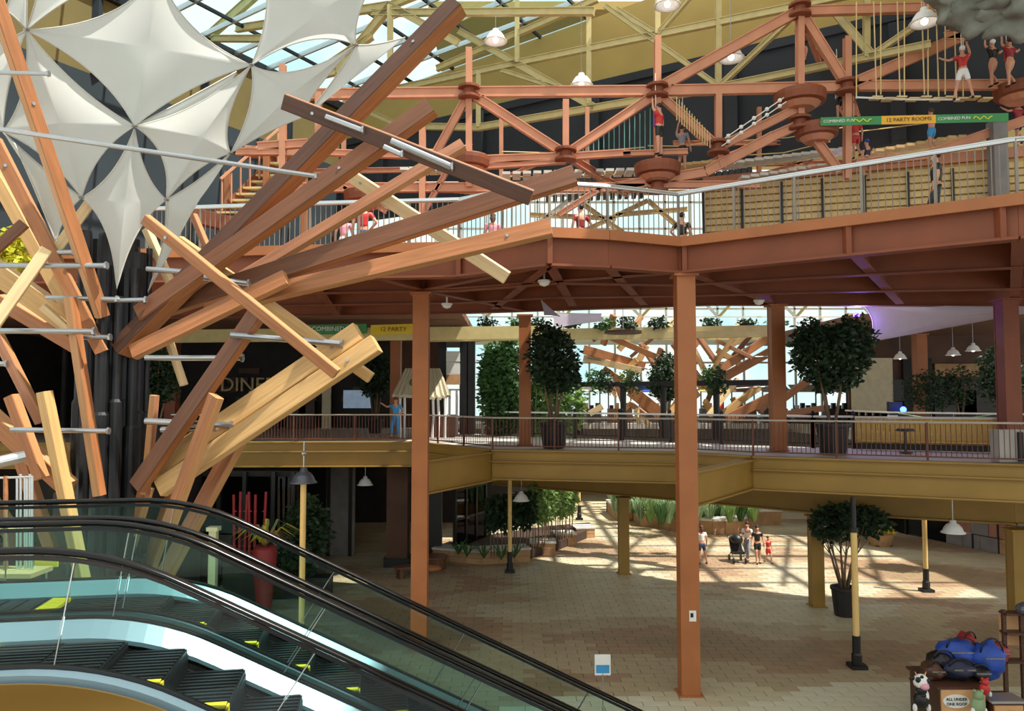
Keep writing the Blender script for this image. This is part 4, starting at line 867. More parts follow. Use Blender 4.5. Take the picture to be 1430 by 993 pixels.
def person(label, foot, h, yaw, arms=('down', 'down'), legs=('stand', 'stand'), shirt='white', bottom='denim', hair='hair_dark', pants=False, long_hair=False, harness=None, hat=None, group=None, dz=0, sleeves=True):
    root = thing('person', label, 'person', foot, group); rot = Matrix.Translation(V(foot) + V((0, 0, dz))) @ Matrix.Rotation(yaw, 4, 'Z')
    def T(p): return tuple(rot @ (V(p) * h))
    N, Ed = [], []
    def nd(p, r): N.append((T(p), (r[0] * h, r[1] * h) if isinstance(r, tuple) else r * h)); return len(N) - 1
    pel = nd((0, 0, .515), (.075, .055)); bel = nd((0, 0, .61), (.066, .05)); ch = nd((0, 0, .72), (.08, .056)); ch2 = nd((0, 0, .785), (.065, .045)); nk = nd((0, .0, .835), .03); h1 = nd((0, .01, .885), (.043, .05)); h2 = nd((0, .005, .955), (.042, .05))
    Ed += [(pel, bel), (bel, ch), (ch, ch2), (ch2, nk), (nk, h1), (h1, h2)]
    no = nd((0, .07, .905), .012); Ed.append((h1, no))
    sl, bt = [], []
    for s, a, lg in ((-1, arms[0], legs[0]), (1, arms[1], legs[1])):
        e, hnd = ARM[a]; e = V((e[0] * s, e[1], e[2])); hp = V((hnd[0] * s, hnd[1], hnd[2])); sh = V((.105 * s, 0, .79))
        i0 = nd(sh, .034); i1 = nd(e, .025); i2 = nd(hp, .018); d = (hp - e).normalized(); pm_ = hp + d * .03; i3 = nd(pm_, (.02, .012)); Ed += [(ch2, i0), (i0, i1), (i1, i2), (i2, i3)]
        sd = d.cross(V((0, 1, 0))).normalized() if abs(d.y) < .9 else V((1, 0, 0))
        for q, off in enumerate((-.015, -.005, .005, .015)):
            f1 = nd(pm_ + d * .022 + sd * off, .005); f2_ = nd(pm_ + d * (.042 + .006 * (q in (1, 2))) + sd * off + V((0, .006, 0)), .004); Ed += [(i3, f1), (f1, f2_)]
        th_ = nd(hp + d * .02 + sd * .026 + V((0, .008, 0)), .005); Ed.append((i2, th_))
        k, an = LEG[lg]; k = V((k[0] * s, k[1], k[2])); an = V((an[0] * s, an[1], an[2])); hip = V((.05 * s, 0, .49))
        j0 = nd(hip, .052); j1 = nd(k, .036); j2 = nd(an, .023); j3 = nd(an + V((0, .065, -.025)), (.02, .017)); Ed += [(pel, j0), (j0, j1), (j1, j2), (j2, j3)]
        sl.append((sh, e)); bt.append((hip, k, an))
    obj('body', skin_mesh(N, Ed, 'body', 'skin'), root)
    # shirt
    N, Ed = [], []; a0 = nd((0, 0, .56), (.082, .062)); a1 = nd((0, 0, .63), (.078, .06)); a2 = nd((0, 0, .72), (.09, .066)); a3 = nd((0, 0, .79), (.074, .055)); Ed += [(a0, a1), (a1, a2), (a2, a3)]
    for sh, e in sl:
        q0_ = nd(sh, .042); q1_ = nd(sh.lerp(e, .62 if sleeves else .25), .036); Ed += [(a3, q0_), (q0_, q1_)]
    obj('shirt', skin_mesh(N, Ed, 'shirt', shirt), root)
    N, Ed = [], []; a0 = nd((0, 0, .52), (.084, .066)); a1 = nd((0, 0, .58), (.08, .06)); Ed.append((a0, a1))
    for hip, k, an in bt:
        q0_ = nd(hip, .06); q1_ = nd(hip.lerp(k, .75), .05); Ed += [(a0, q0_), (q0_, q1_)]
        if pants: q2_ = nd(k, .042); q3_ = nd(k.lerp(an, .85), .034); Ed += [(q1_, q2_), (q2_, q3_)]
    obj('trousers' if pants else 'shorts', skin_mesh(N, Ed, 'trousers', bottom), root)
    for hip, k, an in bt:
        f = V(an) + V((0, .03, -.022)); b = MB(); b.ball((0, 0, 0), (.028 * h, .062 * h, .022 * h), 8, 5); o = b.build('shoe', 'black', root); o.matrix_basis = Matrix.Translation(T(f)) @ Matrix.Rotation(yaw, 4, 'Z')
    b = MB(); b.ball((0, 0, 0), (.052 * h, .058 * h, .05 * h), 12, 7)
    if long_hair: b.ball((0, -.035 * h, -.06 * h), (.05 * h, .03 * h, .075 * h), 10, 6)
    o = b.build('hat' if hat else 'hair', hat or hair, root, smooth=True); o.matrix_basis = Matrix.Translation(T((0, -.008, .955))) @ Matrix.Rotation(yaw, 4, 'Z')
    b = MB()
    for s in (-1, 1): b.ball((s * .018 * h, .054 * h, 0), .007 * h, 6, 4)
    b.box((0, .05 * h, -.042 * h), (.026 * h, .012 * h, .006 * h)); o = b.build('face', 'hair_dark', root); o.matrix_basis = Matrix.Translation(T((0, .01, .92))) @ Matrix.Rotation(yaw, 4, 'Z')
    b = MB()
    for s in (-1, 1): b.ball((s * .048 * h, 0, 0), (.008 * h, .014 * h, .02 * h), 6, 4)
    o = b.build('ears', 'skin', root); o.matrix_basis = Matrix.Translation(T((0, .005, .915))) @ Matrix.Rotation(yaw, 4, 'Z')
    if harness:
        b = MB()
        for s in (-1, 1): b.tube([T((s * .03, .075, .80)), T((s * .03, .08, .70)), T((s * .06, .07, .55))], .014 * h, 6)
        b.tube([T((-.085, .03, .56)), T((0, .075, .56)), T((.085, .03, .56))], .014 * h, 6); b.build('harness', harness, root)
        rod('safety_line', T((0, .07, .78)), V(T((0, .07, .78))) + V((0, 0, 1.4)), .015, 'rope_white', root, 5)
    return root
PI = math.pi
g = lambda x, y: G(x, y, .02)
person('woman in a white top and denim shorts standing in the sun patch', g(980, 788), 1.68, .2, ('hip', 'down'), ('stand', 'wide'), 'white', 'denim', 'hair_brown', long_hair=True)
person('man in a red shirt walking behind the tall column', g(967, 780), 1.8, -.6, ('down', 'down'), ('fwd', 'back'), 'red', 'grey_cloth', 'hair_grey')
person('person in a white shirt pushing the black stroller', g(1044, 783), 1.72, PI * .8, ('push', 'push'), ('fwd', 'back'), 'white', 'grey_cloth', 'hair_dark', pants=True)
person('woman in black holding a dark bag beside the child in red', g(1058, 787), 1.66, PI, ('down', 'down'), ('stand', 'fwd'), 'black', 'black', 'hair_dark')
person('child in a red outfit walking beside the woman in black', g(1073, 787), 1.2, PI + .5, ('down', 'out'), ('fwd', 'back'), 'red', 'red', 'hair_brown')
person('person in a white top sitting on the planter edge', P(1055, 716, 48), 1.65, PI + .3, ('lap', 'lap'), ('sit', 'sit'), 'white', 'black', 'hair_dark', dz=-.75)
person('person in dark clothes standing in the wavy planter', G(990, 724, .7), 1.7, 0, ('down', 'hip'), ('stand', 'stand'), 'crimson', 'black', 'hair_dark', pants=True)
CL = 'climbers on the ropes course'
person('climber in a red and purple top standing on the round platform', P(921, 217, 24.6), 1.72, .9, ('high', 'down'), ('stand', 'stand'), 'red', 'black', 'hair_dark', harness='purple', group=CL)
person('climber in a white helmet and red harness crossing the rope bridge', P(1346, 138, 24.0), 1.72, -.35, ('out', 'high'), ('wide', 'wide'), 'red', 'white', 'hair_brown', harness='crimson', hat='white', group=CL)
person('climber in a crimson shirt hanging at the highest post', P(1119, 92, 25.4), 1.5, PI, ('high', 'high'), ('bent', 'bent'), 'crimson', 'black', 'hair_dark', harness='crimson', group=CL)
person('climber in red beside the end platform under the rock', P(1412, 122, 24.0), 1.6, .3, ('high', 'out'), ('stand', 'bent'), 'crimson', 'skin', 'hair_dark', harness='red', group=CL)
person('climber in a black top behind the end platform under the rock', P(1388, 122, 24.8), 1.6, .3, ('high', 'out'), ('stand', 'bent'), 'black', 'skin', 'hair_brown', hat='white', group=CL)
person('climber in red on the lower platform above the banner', P(1173, 168, 25.5), 1.4, .2, ('out', 'down'), ('stand', 'bent'), 'red', 'black', 'hair_brown', harness='white', group=CL)
person('climber in a grey top kneeling on the log bridge', P(953, 240, 25.6), 1.6, -.5, ('high', 'down'), ('bent', 'stand'), 'grey_cloth', 'black', 'hair_brown', harness='grey_cloth', group=CL)
person('climber in orange and red below the green banner', P(1196, 222, 26.0), 1.5, 0, ('out', 'down'), ('stand', 'bent'), 'red', 'red', 'hair_dark', harness='red', group=CL)
person('climber in a navy helmet at the foot of the right-hand frame', P(1212, 252, 25.4), 1.4, .5, ('down', 'out'), ('bent', 'stand'), 'navy', 'black', 'hair_dark', hat='blue', group=CL)
person('climber in pink and teal on the log bridge below the banner', P(1302, 214, 25.8), 1.55, .2, ('out', 'out'), ('stand', 'bent'), 'pink', 'sky_blue', 'hair_brown', group=CL)
person('climber in crimson at the far right end of the log bridge', P(1424, 205, 25.6), 1.6, .2, ('out', 'out'), ('stand', 'bent'), 'crimson', 'black', 'hair_dark', group=CL)
person('child in a pink top behind the deck railing', PX(478, 23.2, L3), 1.65, .2, ('down', 'down'), ('stand', 'stand'), 'pink', 'white', 'hair_dark', group='people on the upper deck')
person('person in a red shirt and blue jeans behind the deck railing', PX(505, 23.0, L3), 2.0, .1, ('down', 'hip'), ('stand', 'stand'), 'red', 'denim', 'hair_brown', pants=True, group='people on the upper deck')
person('child in pale pink behind the deck railing near the timber beam tips', PX(688, 23.6, L3), 1.75, 0, ('down', 'down'), ('stand', 'stand'), 'pink', 'pink', 'hair_brown', long_hair=True, group='people on the upper deck')
person('person in dark trousers walking on the deck behind the railing', PX(1316, 17.6, L3), 1.75, 1.2, ('down', 'down'), ('fwd', 'back'), 'black', 'black', 'hair_dark', pants=True, group='people on the upper deck')
person('person in a dark outfit behind the deck railing at the deck corner', PX(812, 22.5, L3), 1.75, .4, ('down', 'hip'), ('stand', 'fwd'), 'crimson', 'black', 'hair_dark', pants=True, group='people on the upper deck')
person('person in black and white behind the deck railing above the tall column', PX(955, 23.5, L3), 1.75, -.3, ('hip', 'down'), ('stand', 'stand'), 'black', 'white', 'hair_dark', pants=True, group='people on the upper deck')
person('person in bright blue standing at the thatched hut', PX(553, 33.5, L2), 1.8, PI * .9, ('hip', 'out'), ('stand', 'fwd'), 'sky_blue', 'sky_blue', 'hair_brown', pants=True)
# stroller
p = g(1030, 785); t = thing('stroller', 'black stroller pushed across the sun patch', 'stroller', p)
b = MB(); b.plate([p + V((-.25, -.3, .45)), p + V((.25, -.3, .45)), p + V((.25, .2, .4)), p + V((-.25, .2, .4))], (0, 0, 1), .12); b.plate([p + V((-.25, .15, .42)), p + V((.25, .15, .42)), p + V((.25, .35, 1.0)), p + V((-.25, .35, 1.0))], (0, 1, 0), .1); b.build('seat', 'black', t)
b = MB(); b.ball(p + V((0, .1, .98)), (.28, .34, .24), 10, 6); b.build('hood', 'black', t, smooth=True)
for sx_ in (-.26, .26):
    MB().tube([p + V((sx_, -.35, .15)), p + V((sx_, .1, .5)), p + V((sx_, .45, 1.05))], .018, 6).build('frame', 'steel', t); MB().tube([p + V((sx_, .4, .15)), p + V((sx_, 0, .55))], .018, 6).build('frame', 'steel', t)
    for yy in (-.35, .4): MB().tube([p + V((sx_ - .02, yy, .13)), p + V((sx_ + .02, yy, .13))], .13, 12).build('wheel', 'black', t)
MB().tube([p + V((-.26, .45, 1.05)), p + V((.26, .45, 1.05))], .02, 6).build('handle', 'black', t)
# ================================================================== ground floor things
# standing sign in front of the escalators
p = PX(839, 17.9, .02); t = thing('sign_stand', 'small white and blue sign on a thin pole near the escalator foot', 'sign', p)
MB().lathe([(.2, 0), (.2, .02), (.03, .04)], p, 16).build('base', 'steel', t); rod('pole', p, p + V((0, 0, 1.0)), .018, 'steel', t, 8)
s = MB().box(p + V((0, 0, 1.19)), (.36, .025, .46)).build('panel', 'white', t); MB().box(p + V((.0, -.016, 1.1)), (.3, .008, .18)).build('blue_print', 'sky_blue', s)
# benches
def bench(p, rz, label, m='wood_brown', L=1.5):
    t = thing('bench', label, 'bench', p); r = Matrix.Rotation(rz, 3, 'Z')
    for k in range(3): MB().box(p + r @ V((0, (k - 1) * .17, .45)), (L, .15, .06), rz).build('seat_plank', m, t)
    for sx_ in (-1, 1): MB().box(p + r @ V((sx_ * (L / 2 - .2), 0, .21)), (.12, .42, .42), rz).build('leg', m, t)
    return t
bench(G(576, 806, .02), .5, 'low wooden bench behind the tall column near the corridor')
t = thing('tub_table', 'round brown tub seat behind the tall column near the corridor', 'seat', G(606, 794, .02))
MB().lathe([(.5, 0), (.55, .45), (.6, .48), (.6, .54), (.1, .56)], G(606, 794, .02), 18).build('tub', 'wood_brown', t); MB().ball(G(604, 794, .62), (.35, .3, .12), 10, 6).build('cushion', 'wood_orange', t)
# basket planter in the sun
p = G(1230, 762, .02); t = thing('basket_planter', 'tan basket planter with yellow flowers at the edge of the sun patch', 'planter', p)
MB().lathe([(.45, 0), (.6, .55), (.66, .58), (.6, .6)], p, 14).build('basket', 'stone', t); leaves([(p + V((0, 0, .75)), (.7, .6, .3))], 260, .2, 71).build('flowers', 'leaf_yellow', t, kind='stuff')
for a in range(4): MB().box(p + V((.45 * math.cos(a * 1.57 + .8), .45 * math.sin(a * 1.57 + .8), .04)), (.14, .14, .08)).build('foot', 'wood_brown', t)
# right-hand shop wall on the ground floor: glazing, grey panels, red blocks
a, c = G(1235, 741, 0), G(1470, 790, 0); u = (c - a).normalized(); n = V((u.y, -u.x, 0)); L = (c - a).length; rz = math.atan2(u.y, u.x)
ws = MB().box(a.lerp(c, .5) - n * .3 + V((0, 0, 2.0)), (L + 8, .3, 4.0), rz).build('wall_right', 'shop_panel'); struct(ws, 'shop wall of glass, grey panels and red blocks on the ground floor')
for i in range(5): MB().box(a + u * (.7 + i * 1.35) + V((0, 0, 1.35)) - n * .12, (1.2, .06, 2.6), rz).build('glass_pane', ['glass_dark', 'glass_wall', 'glass_dark', 'white', 'glass_dark'][i], ws)
for i in range(7): MB().box(a + u * (.05 + i * 1.35) + V((0, 0, 1.4)) - n * .1, (.12, .12, 2.8), rz).build('mullion', 'black', ws)
for r_ in range(4):
    for i in range(12):
        s_ = L * .47 + (i + (.5 if r_ % 2 else 0)) * .95
        if s_ < L: MB().box(a + u * s_ + V((0, 0, .36 + r_ * .7)) - n * .1, (.92, .1 + random.uniform(0, .04), .66), rz).build('block', random.choice(['brick_red', 'brick_red', 'brick_grey', 'stone']) if s_ > L * .52 else 'brick_grey', ws)
# far level-two block on the right, shading that wall, with dark shops
fs = MB().prism([(PX(1175, 46, 0).x, 46), (PX(1235, 38, 0).x, 38), (PX(1430, 33.5, 0).x, 33.5), (40, 30), (40, 60), (PX(1175, 46, 0).x, 60)], L2 - .6, L2 - .02).build('far_floor', 'concrete'); struct(fs, 'level two floor in front of the far shops')
wf = MB().box((PX(1400, 50, 0).x + 3, 50, 8.4), (26, .3, 5.8)).build('wall_shops', 'brown_wall'); struct(wf, 'dark brown far shop wall on level two')
for i, (x0, x1, y0, y1, m) in enumerate(((1190, 1245, 500, 580, 'cream_post'), (1262, 1300, 500, 580, 'dark_shop'), (1305, 1400, 508, 526, 'stone'), (1305, 1425, 530, 585, 'shop_panel'), (1245, 1262, 530, 560, 'black'), (1335, 1362, 545, 580, 'navy'))):
    p0, p1 = P(x0, y1, 49.7), P(x1, y0, 49.7); MB().box((p0 + p1) / 2, (p1.x - p0.x, .2, p1.z - p0.z)).build('shop_front', m, wf)
for i in range(14): 
    p0 = P(1188 + i * 19, 440 + (i % 3) * 12, 49.6); MB().box(p0, (.7, .12, .22)).build('wall_board', 'wood_brown' if i % 2 else 'slat_tan', wf)
cl = MB().prism([(PX(1150, 44, 0).x, 40), (40, 32), (40, 60), (PX(1150, 44, 0).x, 60)], 11.3, 11.6).build('ceiling', 'soffit'); struct(cl, 'soffit over the far shops')
t = thing('far_railing', 'pale glass railing in front of the far shops', 'railing', PX(1230, 38, L2))
q = [PX(1180, 44, L2), PX(1238, 38.2, L2), PX(1430, 33.8, L2), PX(1500, 33, L2)]
for a, c in zip(q[:-1], q[1:]):
    MB().bar(a + V((0, 0, 1.05)), c + V((0, 0, 1.05)), .08, .08).build('top_rail', 'white', t); MB().bar(a + V((0, 0, .05)), c + V((0, 0, .05)), .1, .1).build('bottom_rail', 'white', t)
    for i in range(6): f0, f1 = a.lerp(c, i / 6 + .01), a.lerp(c, (i + 1) / 6 - .01); MB().bar(f0 + V((0, 0, .55)), f1 + V((0, 0, .55)), .02, .9).build('glass_pane', 'glass_wall', t)
t = thing('arcade_machine', 'arcade machine glowing blue in front of the far shops', 'arcade machine', PX(1243, 41, L2))
p = PX(1243, 41, L2); MB().box(p + V((0, 0, .5)), (1.2, .8, 1.0)).build('cabinet', 'navy', t); MB().box(p + V((.3, .2, 1.2)), (.7, .3, .7)).build('back_box', 'navy', t); MB().ball(p + V((.5, -.3, 1.15)), .16, 10, 6).build('lamp', 'blue_light', t); MB().box(p + V((-.2, -.41, .6)), (.7, .02, .5)).build('panel', 'white', t)
t = thing('garland', 'pale garland draped along the far shop railing', 'garland', PX(1330, 36, L2))
MB().tube([PX(1250 + i * 10, 37.5 - i * .18, L2 + 1.05 - .28 * math.sin(PI * i / 14)) for i in range(15)], .03, 5).build('swag', 'leaf_grass', t)
# lilac sail
t = thing('shade_sail', 'lilac stretched shade sail under the deck', 'sail', P(1210, 470, 28))
sail_panel([P(1203, 424, 28), P(1430, 428, 25), P(1500, 425, 24), P(1212, 478, 27)], (.14, .02, .02, .12), -.15, 'cloth', 'sail', t)
MB().ball(P(1196, 440, 28.6), .12, 10, 6).build('uplight', 'violet_light', t)
ul = bpy.data.lights.new('violet_uplight', 'POINT'); ul.energy = 160; ul.color = (.35, .2, 1); ul.shadow_soft_size = .15; uo = bpy.data.objects.new('violet_uplight', ul); C.objects.link(uo); uo.location = P(1200, 452, 27.6); uo.parent = t; uo.matrix_parent_inverse = Matrix.Translation(-t.location)
t = thing('shade_sail', 'small lilac sail tip under the deck above the fig tree by the vines', 'sail', P(765, 420, 27))
sail_panel([P(755, 418, 27), P(782, 442, 27.4), P(760, 440, 26.8)], .15, 0, 'cloth', 'sail', t)
t = thing('shade_sail', 'violet-lit sail strip hanging behind the vine wall', 'sail', P(790, 455, 33)); sail_panel([P(770, 436, 33), P(840, 438, 34), P(845, 448, 34), P(772, 458, 33)], .1, 0, 'cloth', 'sail', t)
# kiosk at the right edge
kp = PX(1372, 17.30, .02); KZ = 2.06
t = thing('kiosk_counter', 'kiosk counter with tan board fronts and painted badges', 'kiosk', PX(1370, 17.30, .02))
kx0, kx1, kx2 = PX(1291, 17.0, 0).x, PX(1358, 16.9, 0).x, PX(1412, 16.7, 0).x
MB().box(((kx0 + kx1) / 2, 17.40, .55), (kx1 - kx0, 1.2, 1.06)).build('body', 'wood_dark', t)
fp_ = MB().box(((kx0 + kx1) / 2, 16.78, .56), (kx1 - kx0 - .06, .04, 1.02)).build('front_board', 'tan_board', t)
MB().box(((kx0 + kx1) / 2, 17.42, 1.1), (kx1 - kx0 + .1, 1.3, .05)).build('counter_top', 'wood_dark', t)
MB().box(((kx1 + kx2) / 2 + .02, 17.00, .42), (kx2 - kx1 - .06, .7, .84)).build('end_body', 'wood_dark', t); f2_ = MB().box(((kx1 + kx2) / 2 + .01, 16.63, .42), (kx2 - kx1 - .12, .04, .76)).build('front_board', 'tan_board', t)
MB().box(((kx1 + kx2) / 2 + .02, 16.85, .87), (kx2 - kx1 + .02, .5, .05)).build('glass_shelf', 'alu', t)
b = MB(); q = V((kx0 + .34, 16.75, .84)); b.v = []; b.lathe([(.01, -.008), (.28, -.008), (.28, .008), (.01, .008)], (0, 0, 0), 28); o = b.build('oval_badge', 'white', fp_); o.matrix_basis = Matrix.Translation(q) @ Matrix.Rotation(PI / 2, 4, 'X') @ Matrix.Diagonal((1, .5, 1, 1))
text_mesh('ALL UNDER', .085, 'ink', upright((q.x, 16.73, q.z + .045)), 'lettering', fp_); text_mesh('ONE ROOF', .085, 'ink', upright((q.x, 16.73, q.z - .055)), 'lettering', fp_)
q = V(((kx1 + kx2) / 2 + .03, 16.60, .42)); o = MB().lathe([(.01, -.008), (.25, -.008), (.25, .008), (.01, .008)], (0, 0, 0), 24).build('round_badge', 'yellow', f2_); o.matrix_basis = Matrix.Translation(q) @ Matrix.Rotation(PI / 2, 4, 'X')
o = MB().lathe([(.25, -.01), (.28, -.01), (.28, .01), (.25, .01)], (0, 0, 0), 24).build('badge_ring', 'wood_brown', f2_); o.matrix_basis = Matrix.Translation(q) @ Matrix.Rotation(PI / 2, 4, 'X')
MB().ball(q + V((-.09, -.01, -.02)), (.09, .012, .12), 8, 6).build('badge_figure', 'grey_cloth', f2_); MB().ball(q + V((.11, -.01, -.03)), (.11, .012, .12), 8, 6).build('badge_figure', 'crimson', f2_)
def cloth_bundle(p, r, m, label, cat='bag', name='bag', strap='black', group='bags piled on the kiosk', amp=.35):
    t = thing(name, label, cat, p - V((0, 0, r[2])), group); b = MB(); b.ball(p, r, 16, 10, noise_amp=amp); b.build('body', m, t, smooth=True)
    MB().tube([p + V((r[0] * .7 * math.cos(a), -r[1] * .5, r[2] * (.55 + .8 * math.sin(a)))) for a in [PI * i / 8 for i in range(9)]], .018, 6).build('strap', strap, t, smooth=True)
    MB().bar(p + V((-r[0] * .6, -r[1] * .95, r[2] * .3)), p + V((r[0] * .6, -r[1] * .95, r[2] * .3)), .02, .03).build('zip', 'steel', t); return t
kk = 17.30 / FPX
for (x, y, D, rx, rz_, m, lb) in ((1338, 912, 17.60, 30, 18, 'blue', 'bright blue bag slumped near the front of the kiosk pile'), (1380, 922, 17.40, 22, 24, 'blue', 'large royal blue bag at the corner of the kiosk pile'), (1350, 896, 17.80, 11, 12, 'crimson', 'small crimson bag on top of the kiosk pile'), (1388, 912, 17.90, 20, 14, 'crimson', 'crimson patterned bag behind the royal blue bag'), (1314, 925, 17.50, 20, 14, 'black', 'black bag with straps near the plush cow'), (1302, 936, 17.30, 15, 11, 'wood_dark', 'dark maroon bag above the plush cow'), (1338, 934, 17.20, 24, 12, 'navy', 'dark grey bag lying on the counter edge'), (1364, 938, 17.20, 16, 9, 'black', 'flat black bag beside the red toy')):
    cloth_bundle(P(x, y, D), (rx * kk, .28, rz_ * kk), m, lb)
for (x, y, D, r, m, lb) in ((1375, 962, 16.60, 6, 'red', 'small red plush toy at the counter edge'), (1366, 984, 16.50, 8, 'leaf_grass', 'pale green plush toy hanging on the counter front'), (1286, 978, 16.70, 9, 'black', 'black and white plush hanging below the plush cow')):
    p = P(x, y, D); r *= kk; t = thing('plush_toy', lb, 'toy', p, 'plush toys on the kiosk'); MB().ball(p, (r * 1.1, r, r * 1.3), 12, 8).build('body', m, t, smooth=True); MB().ball(p + V((0, -.02, r * 1.5)), r * .8, 10, 7).build('head', m, t, smooth=True)
    for s_ in (-1, 1): MB().ball(p + V((s_ * r * .6, -.02, r * 2.2)), r * .3, 6, 5).build('ear', m, t); MB().ball(p + V((s_ * r, -.03, -r)), (r * .35, r * .4, r * .6), 6, 5).build('leg', 'white', t)
p = P(1286, 952, 16.70); t = thing('plush_cow', 'black and white plush cow hanging at the corner of the kiosk', 'toy', p)
MB().ball(p, (.2, .16, .2), 14, 9).build('head', 'white', t, smooth=True); MB().ball(p + V((.03, -.13, -.08)), (.12, .1, .09), 10, 7).build('muzzle', 'pink', t, smooth=True); MB().ball(p + V((.03, 0, -.36)), (.17, .14, .22), 12, 8).build('body', 'white', t, smooth=True)
cow_ = t
for q, r in (((-.12, -.1, .08), .08), ((.13, -.1, .04), .07), ((-.02, -.1, .15), .05), ((.0, -.1, -.32), .09)): MB().ball(p + V(q), (r, r * .6, r), 8, 6).build('patch', 'black', t)
for s_ in (-1, 1): MB().ball(p + V((s_ * .22, 0, .08)), (.1, .03, .05), 8, 5).build('ear', 'black', t); MB().tube([p + V((s_ * .1, 0, .16)), p + V((s_ * .15, 0, .26))], [.025, .008], 6).build('horn', 'tan_board', t)
cow_.scale = (.8, .8, .8)
t = thing('display_rack', 'dark wooden display rack behind the kiosk counter', 'rack', PX(1415, 18.30, .02))
for x in (1390, 1414, 1445): MB().box(PX(x, 18.50, 1.15), (.08, .08, 2.26)).build('upright', 'wood_dark', t)
for z in (1.1, 1.75, 2.2): MB().box(PX(1418, 18.50, z), (1.0, .3, .05)).build('shelf', 'wood_dark', t)
MB().box(PX(1398, 18.70, 1.75), (.5, .04, .7)).build('back_panel', 'tan_board', t)
MB().ball(PX(1422, 18.30, 2.35), (.25, .2, .16), 10, 6).build('canopy', 'lamp_grey', t)
# ground floor, dark shop front behind the escalators
sf = thing('shop_front', 'dark shop front with black frames behind the grey lamp post', 'shop front', PX(380, 30, .02))
MB().box(PX(330, 30.5, 2.2), (5.0, .2, 4.4)).build('backing', 'dark_shop', sf)
for x in (270, 310, 345, 385, 412): MB().box(PX(x, 30.2, 2.2), (.14, .2, 4.4)).build('frame', 'black', sf)
for i in range(4): MB().box(PX(290 + i * 37, 30.3, 2.2), (.85, .03, 4.0)).build('glass_pane', 'glass_dark', sf)
for i, (x, z) in enumerate(((320, 1.8), (352, 1.2), (395, 1.5), (300, 2.4))): MB().box(PX(x, 30.1, z), (.5, .1, .4)).build('display_card', ['shop_panel', 'wood_dark', 'white', 'navy'][i], sf)
MB().box(PX(478, 36, 2.3), (1.3, .2, 4.5)).build('glass_door', 'brick_grey', sf); MB().box(PX(462, 36, 2.3), (.16, .3, 4.6)).build('frame', 'black', sf); MB().box(PX(492, 36, 2.3), (.16, .3, 4.6)).build('frame', 'black', sf)  # opaque grey door pane stands in for the reflection in its glass
t = thing('glass_kiosk', 'black framed glass shop front beside the stepped planter', 'shop front', PX(630, 36, .02))
a, c = PX(636, 35.5, 0), PX(678, 38.5, 0); u = (c - a).normalized(); L = (c - a).length; rz = math.atan2(u.y, u.x)
MB().box(a.lerp(c, .5) + V((0, .4, 1.9)), (L, .1, 3.8), rz).build('backing', 'dark_shop', t)
for i in range(4): MB().box(a + u * L * i / 3 + V((0, 0, 1.9)), (.14, .14, 3.8), rz).build('frame', 'black', t)
for i in range(3): MB().box(a + u * L * (i + .5) / 3 + V((0, 0, 1.6)), (L / 3 - .2, .04, 2.8), rz).build('glass_pane', 'glass_dark', t); MB().box(a + u * L * (i + .5) / 3 + V((0, 0, 3.4)), (L / 3 - .2, .04, .6), rz).build('transom_pane', 'glass_wall', t)
MB().bar(a + V((0, 0, 3.05)), c + V((0, 0, 3.05)), .12, .12).build('frame', 'black', t); MB().bar(a + V((0, 0, 1.7)), c + V((0, 0, 1.7)), .1, .08).build('frame', 'black', t); MB().bar(a + V((0, -.1, .1)), c + V((0, -.1, .1)), .3, .2).build('sill', 'white', t)
MB().box(PX(600, 35.5, 1.9), (1.2, .4, 3.8)).build('black_pier', 'black', t)
t = thing('dark_pier', 'dark brown pier at the mouth of the corridor', 'pier', PX(560, 34, .02)); MB().box(PX(558, 34, 2.2), (.9, .9, 4.4)).build('shaft', 'brown_wall', t); MB().box(PX(558, 34, .2), (1.1, 1.1, .4)).build('plinth', 'black', t)
# red pot, bromeliad, red canes, hedge
p = PX(374, 26, .02); t = thing('bromeliad_vase', 'tall red vase with a spiky bromeliad', 'potted plant', p); MB().lathe([(.28, 0), (.22, .15), (.36, 1.4), (.4, 2.2), (.32, 2.35), (.26, 2.32)], p, 18).build('vase', 'crimson', t, smooth=True)
m = MB(); rnd = random.Random(5)
for j in range(34):
    a = rnd.random() * 6.28; l = rnd.uniform(.8, 1.5); d = V((math.cos(a), math.sin(a), 0)); sd = V((-d.y, d.x, 0)) * .05; o_ = p + V((0, 0, 2.3))
    m.add([o_ - sd, o_ + d * l * .5 + V((0, 0, l * .55)) - sd, o_ + d * l + V((0, 0, l * .3)), o_ + d * l * .5 + V((0, 0, l * .55)) + sd, o_ + sd], [(0, 1, 3, 4), (1, 2, 3)], j % 3)
m.build('blades', ['leaf_light', 'leaf_yellow', 'wood_red'], t, kind='stuff')
for i, x in enumerate((332, 339, 346, 353, 360, 372)):
    p = PX(x, 27.5, 1.45); tt = thing('red_cane', 'red painted cane standing in the dark shop display', 'cane', p, 'red canes by the bromeliad'); MB().tube([p, p + V((.03 * (i % 3 - 1), 0, 1.35 + .2 * (i % 2))), p + V((.06 * (i % 3 - 1), 0, 2.4 + .1 * (i % 2)))], .05, 7).build('cane', 'crimson', tt); 
    for z in (.6, 1.2, 1.8): MB().lathe([(.052, 0), (.062, .02), (.052, .04)], p + V((0, 0, z)), 7).build('knot', 'red', tt)
t = thing('display_plinth', 'dark plinth carrying the red canes', 'plinth', PX(350, 27.5, .02)); MB().box(PX(352, 27.6, .72), (1.5, .8, 1.4)).build('block', 'dark_shop', t); MB().box(PX(352, 27.6, 1.43), (1.6, .9, .04)).build('top', 'shop_panel', t)
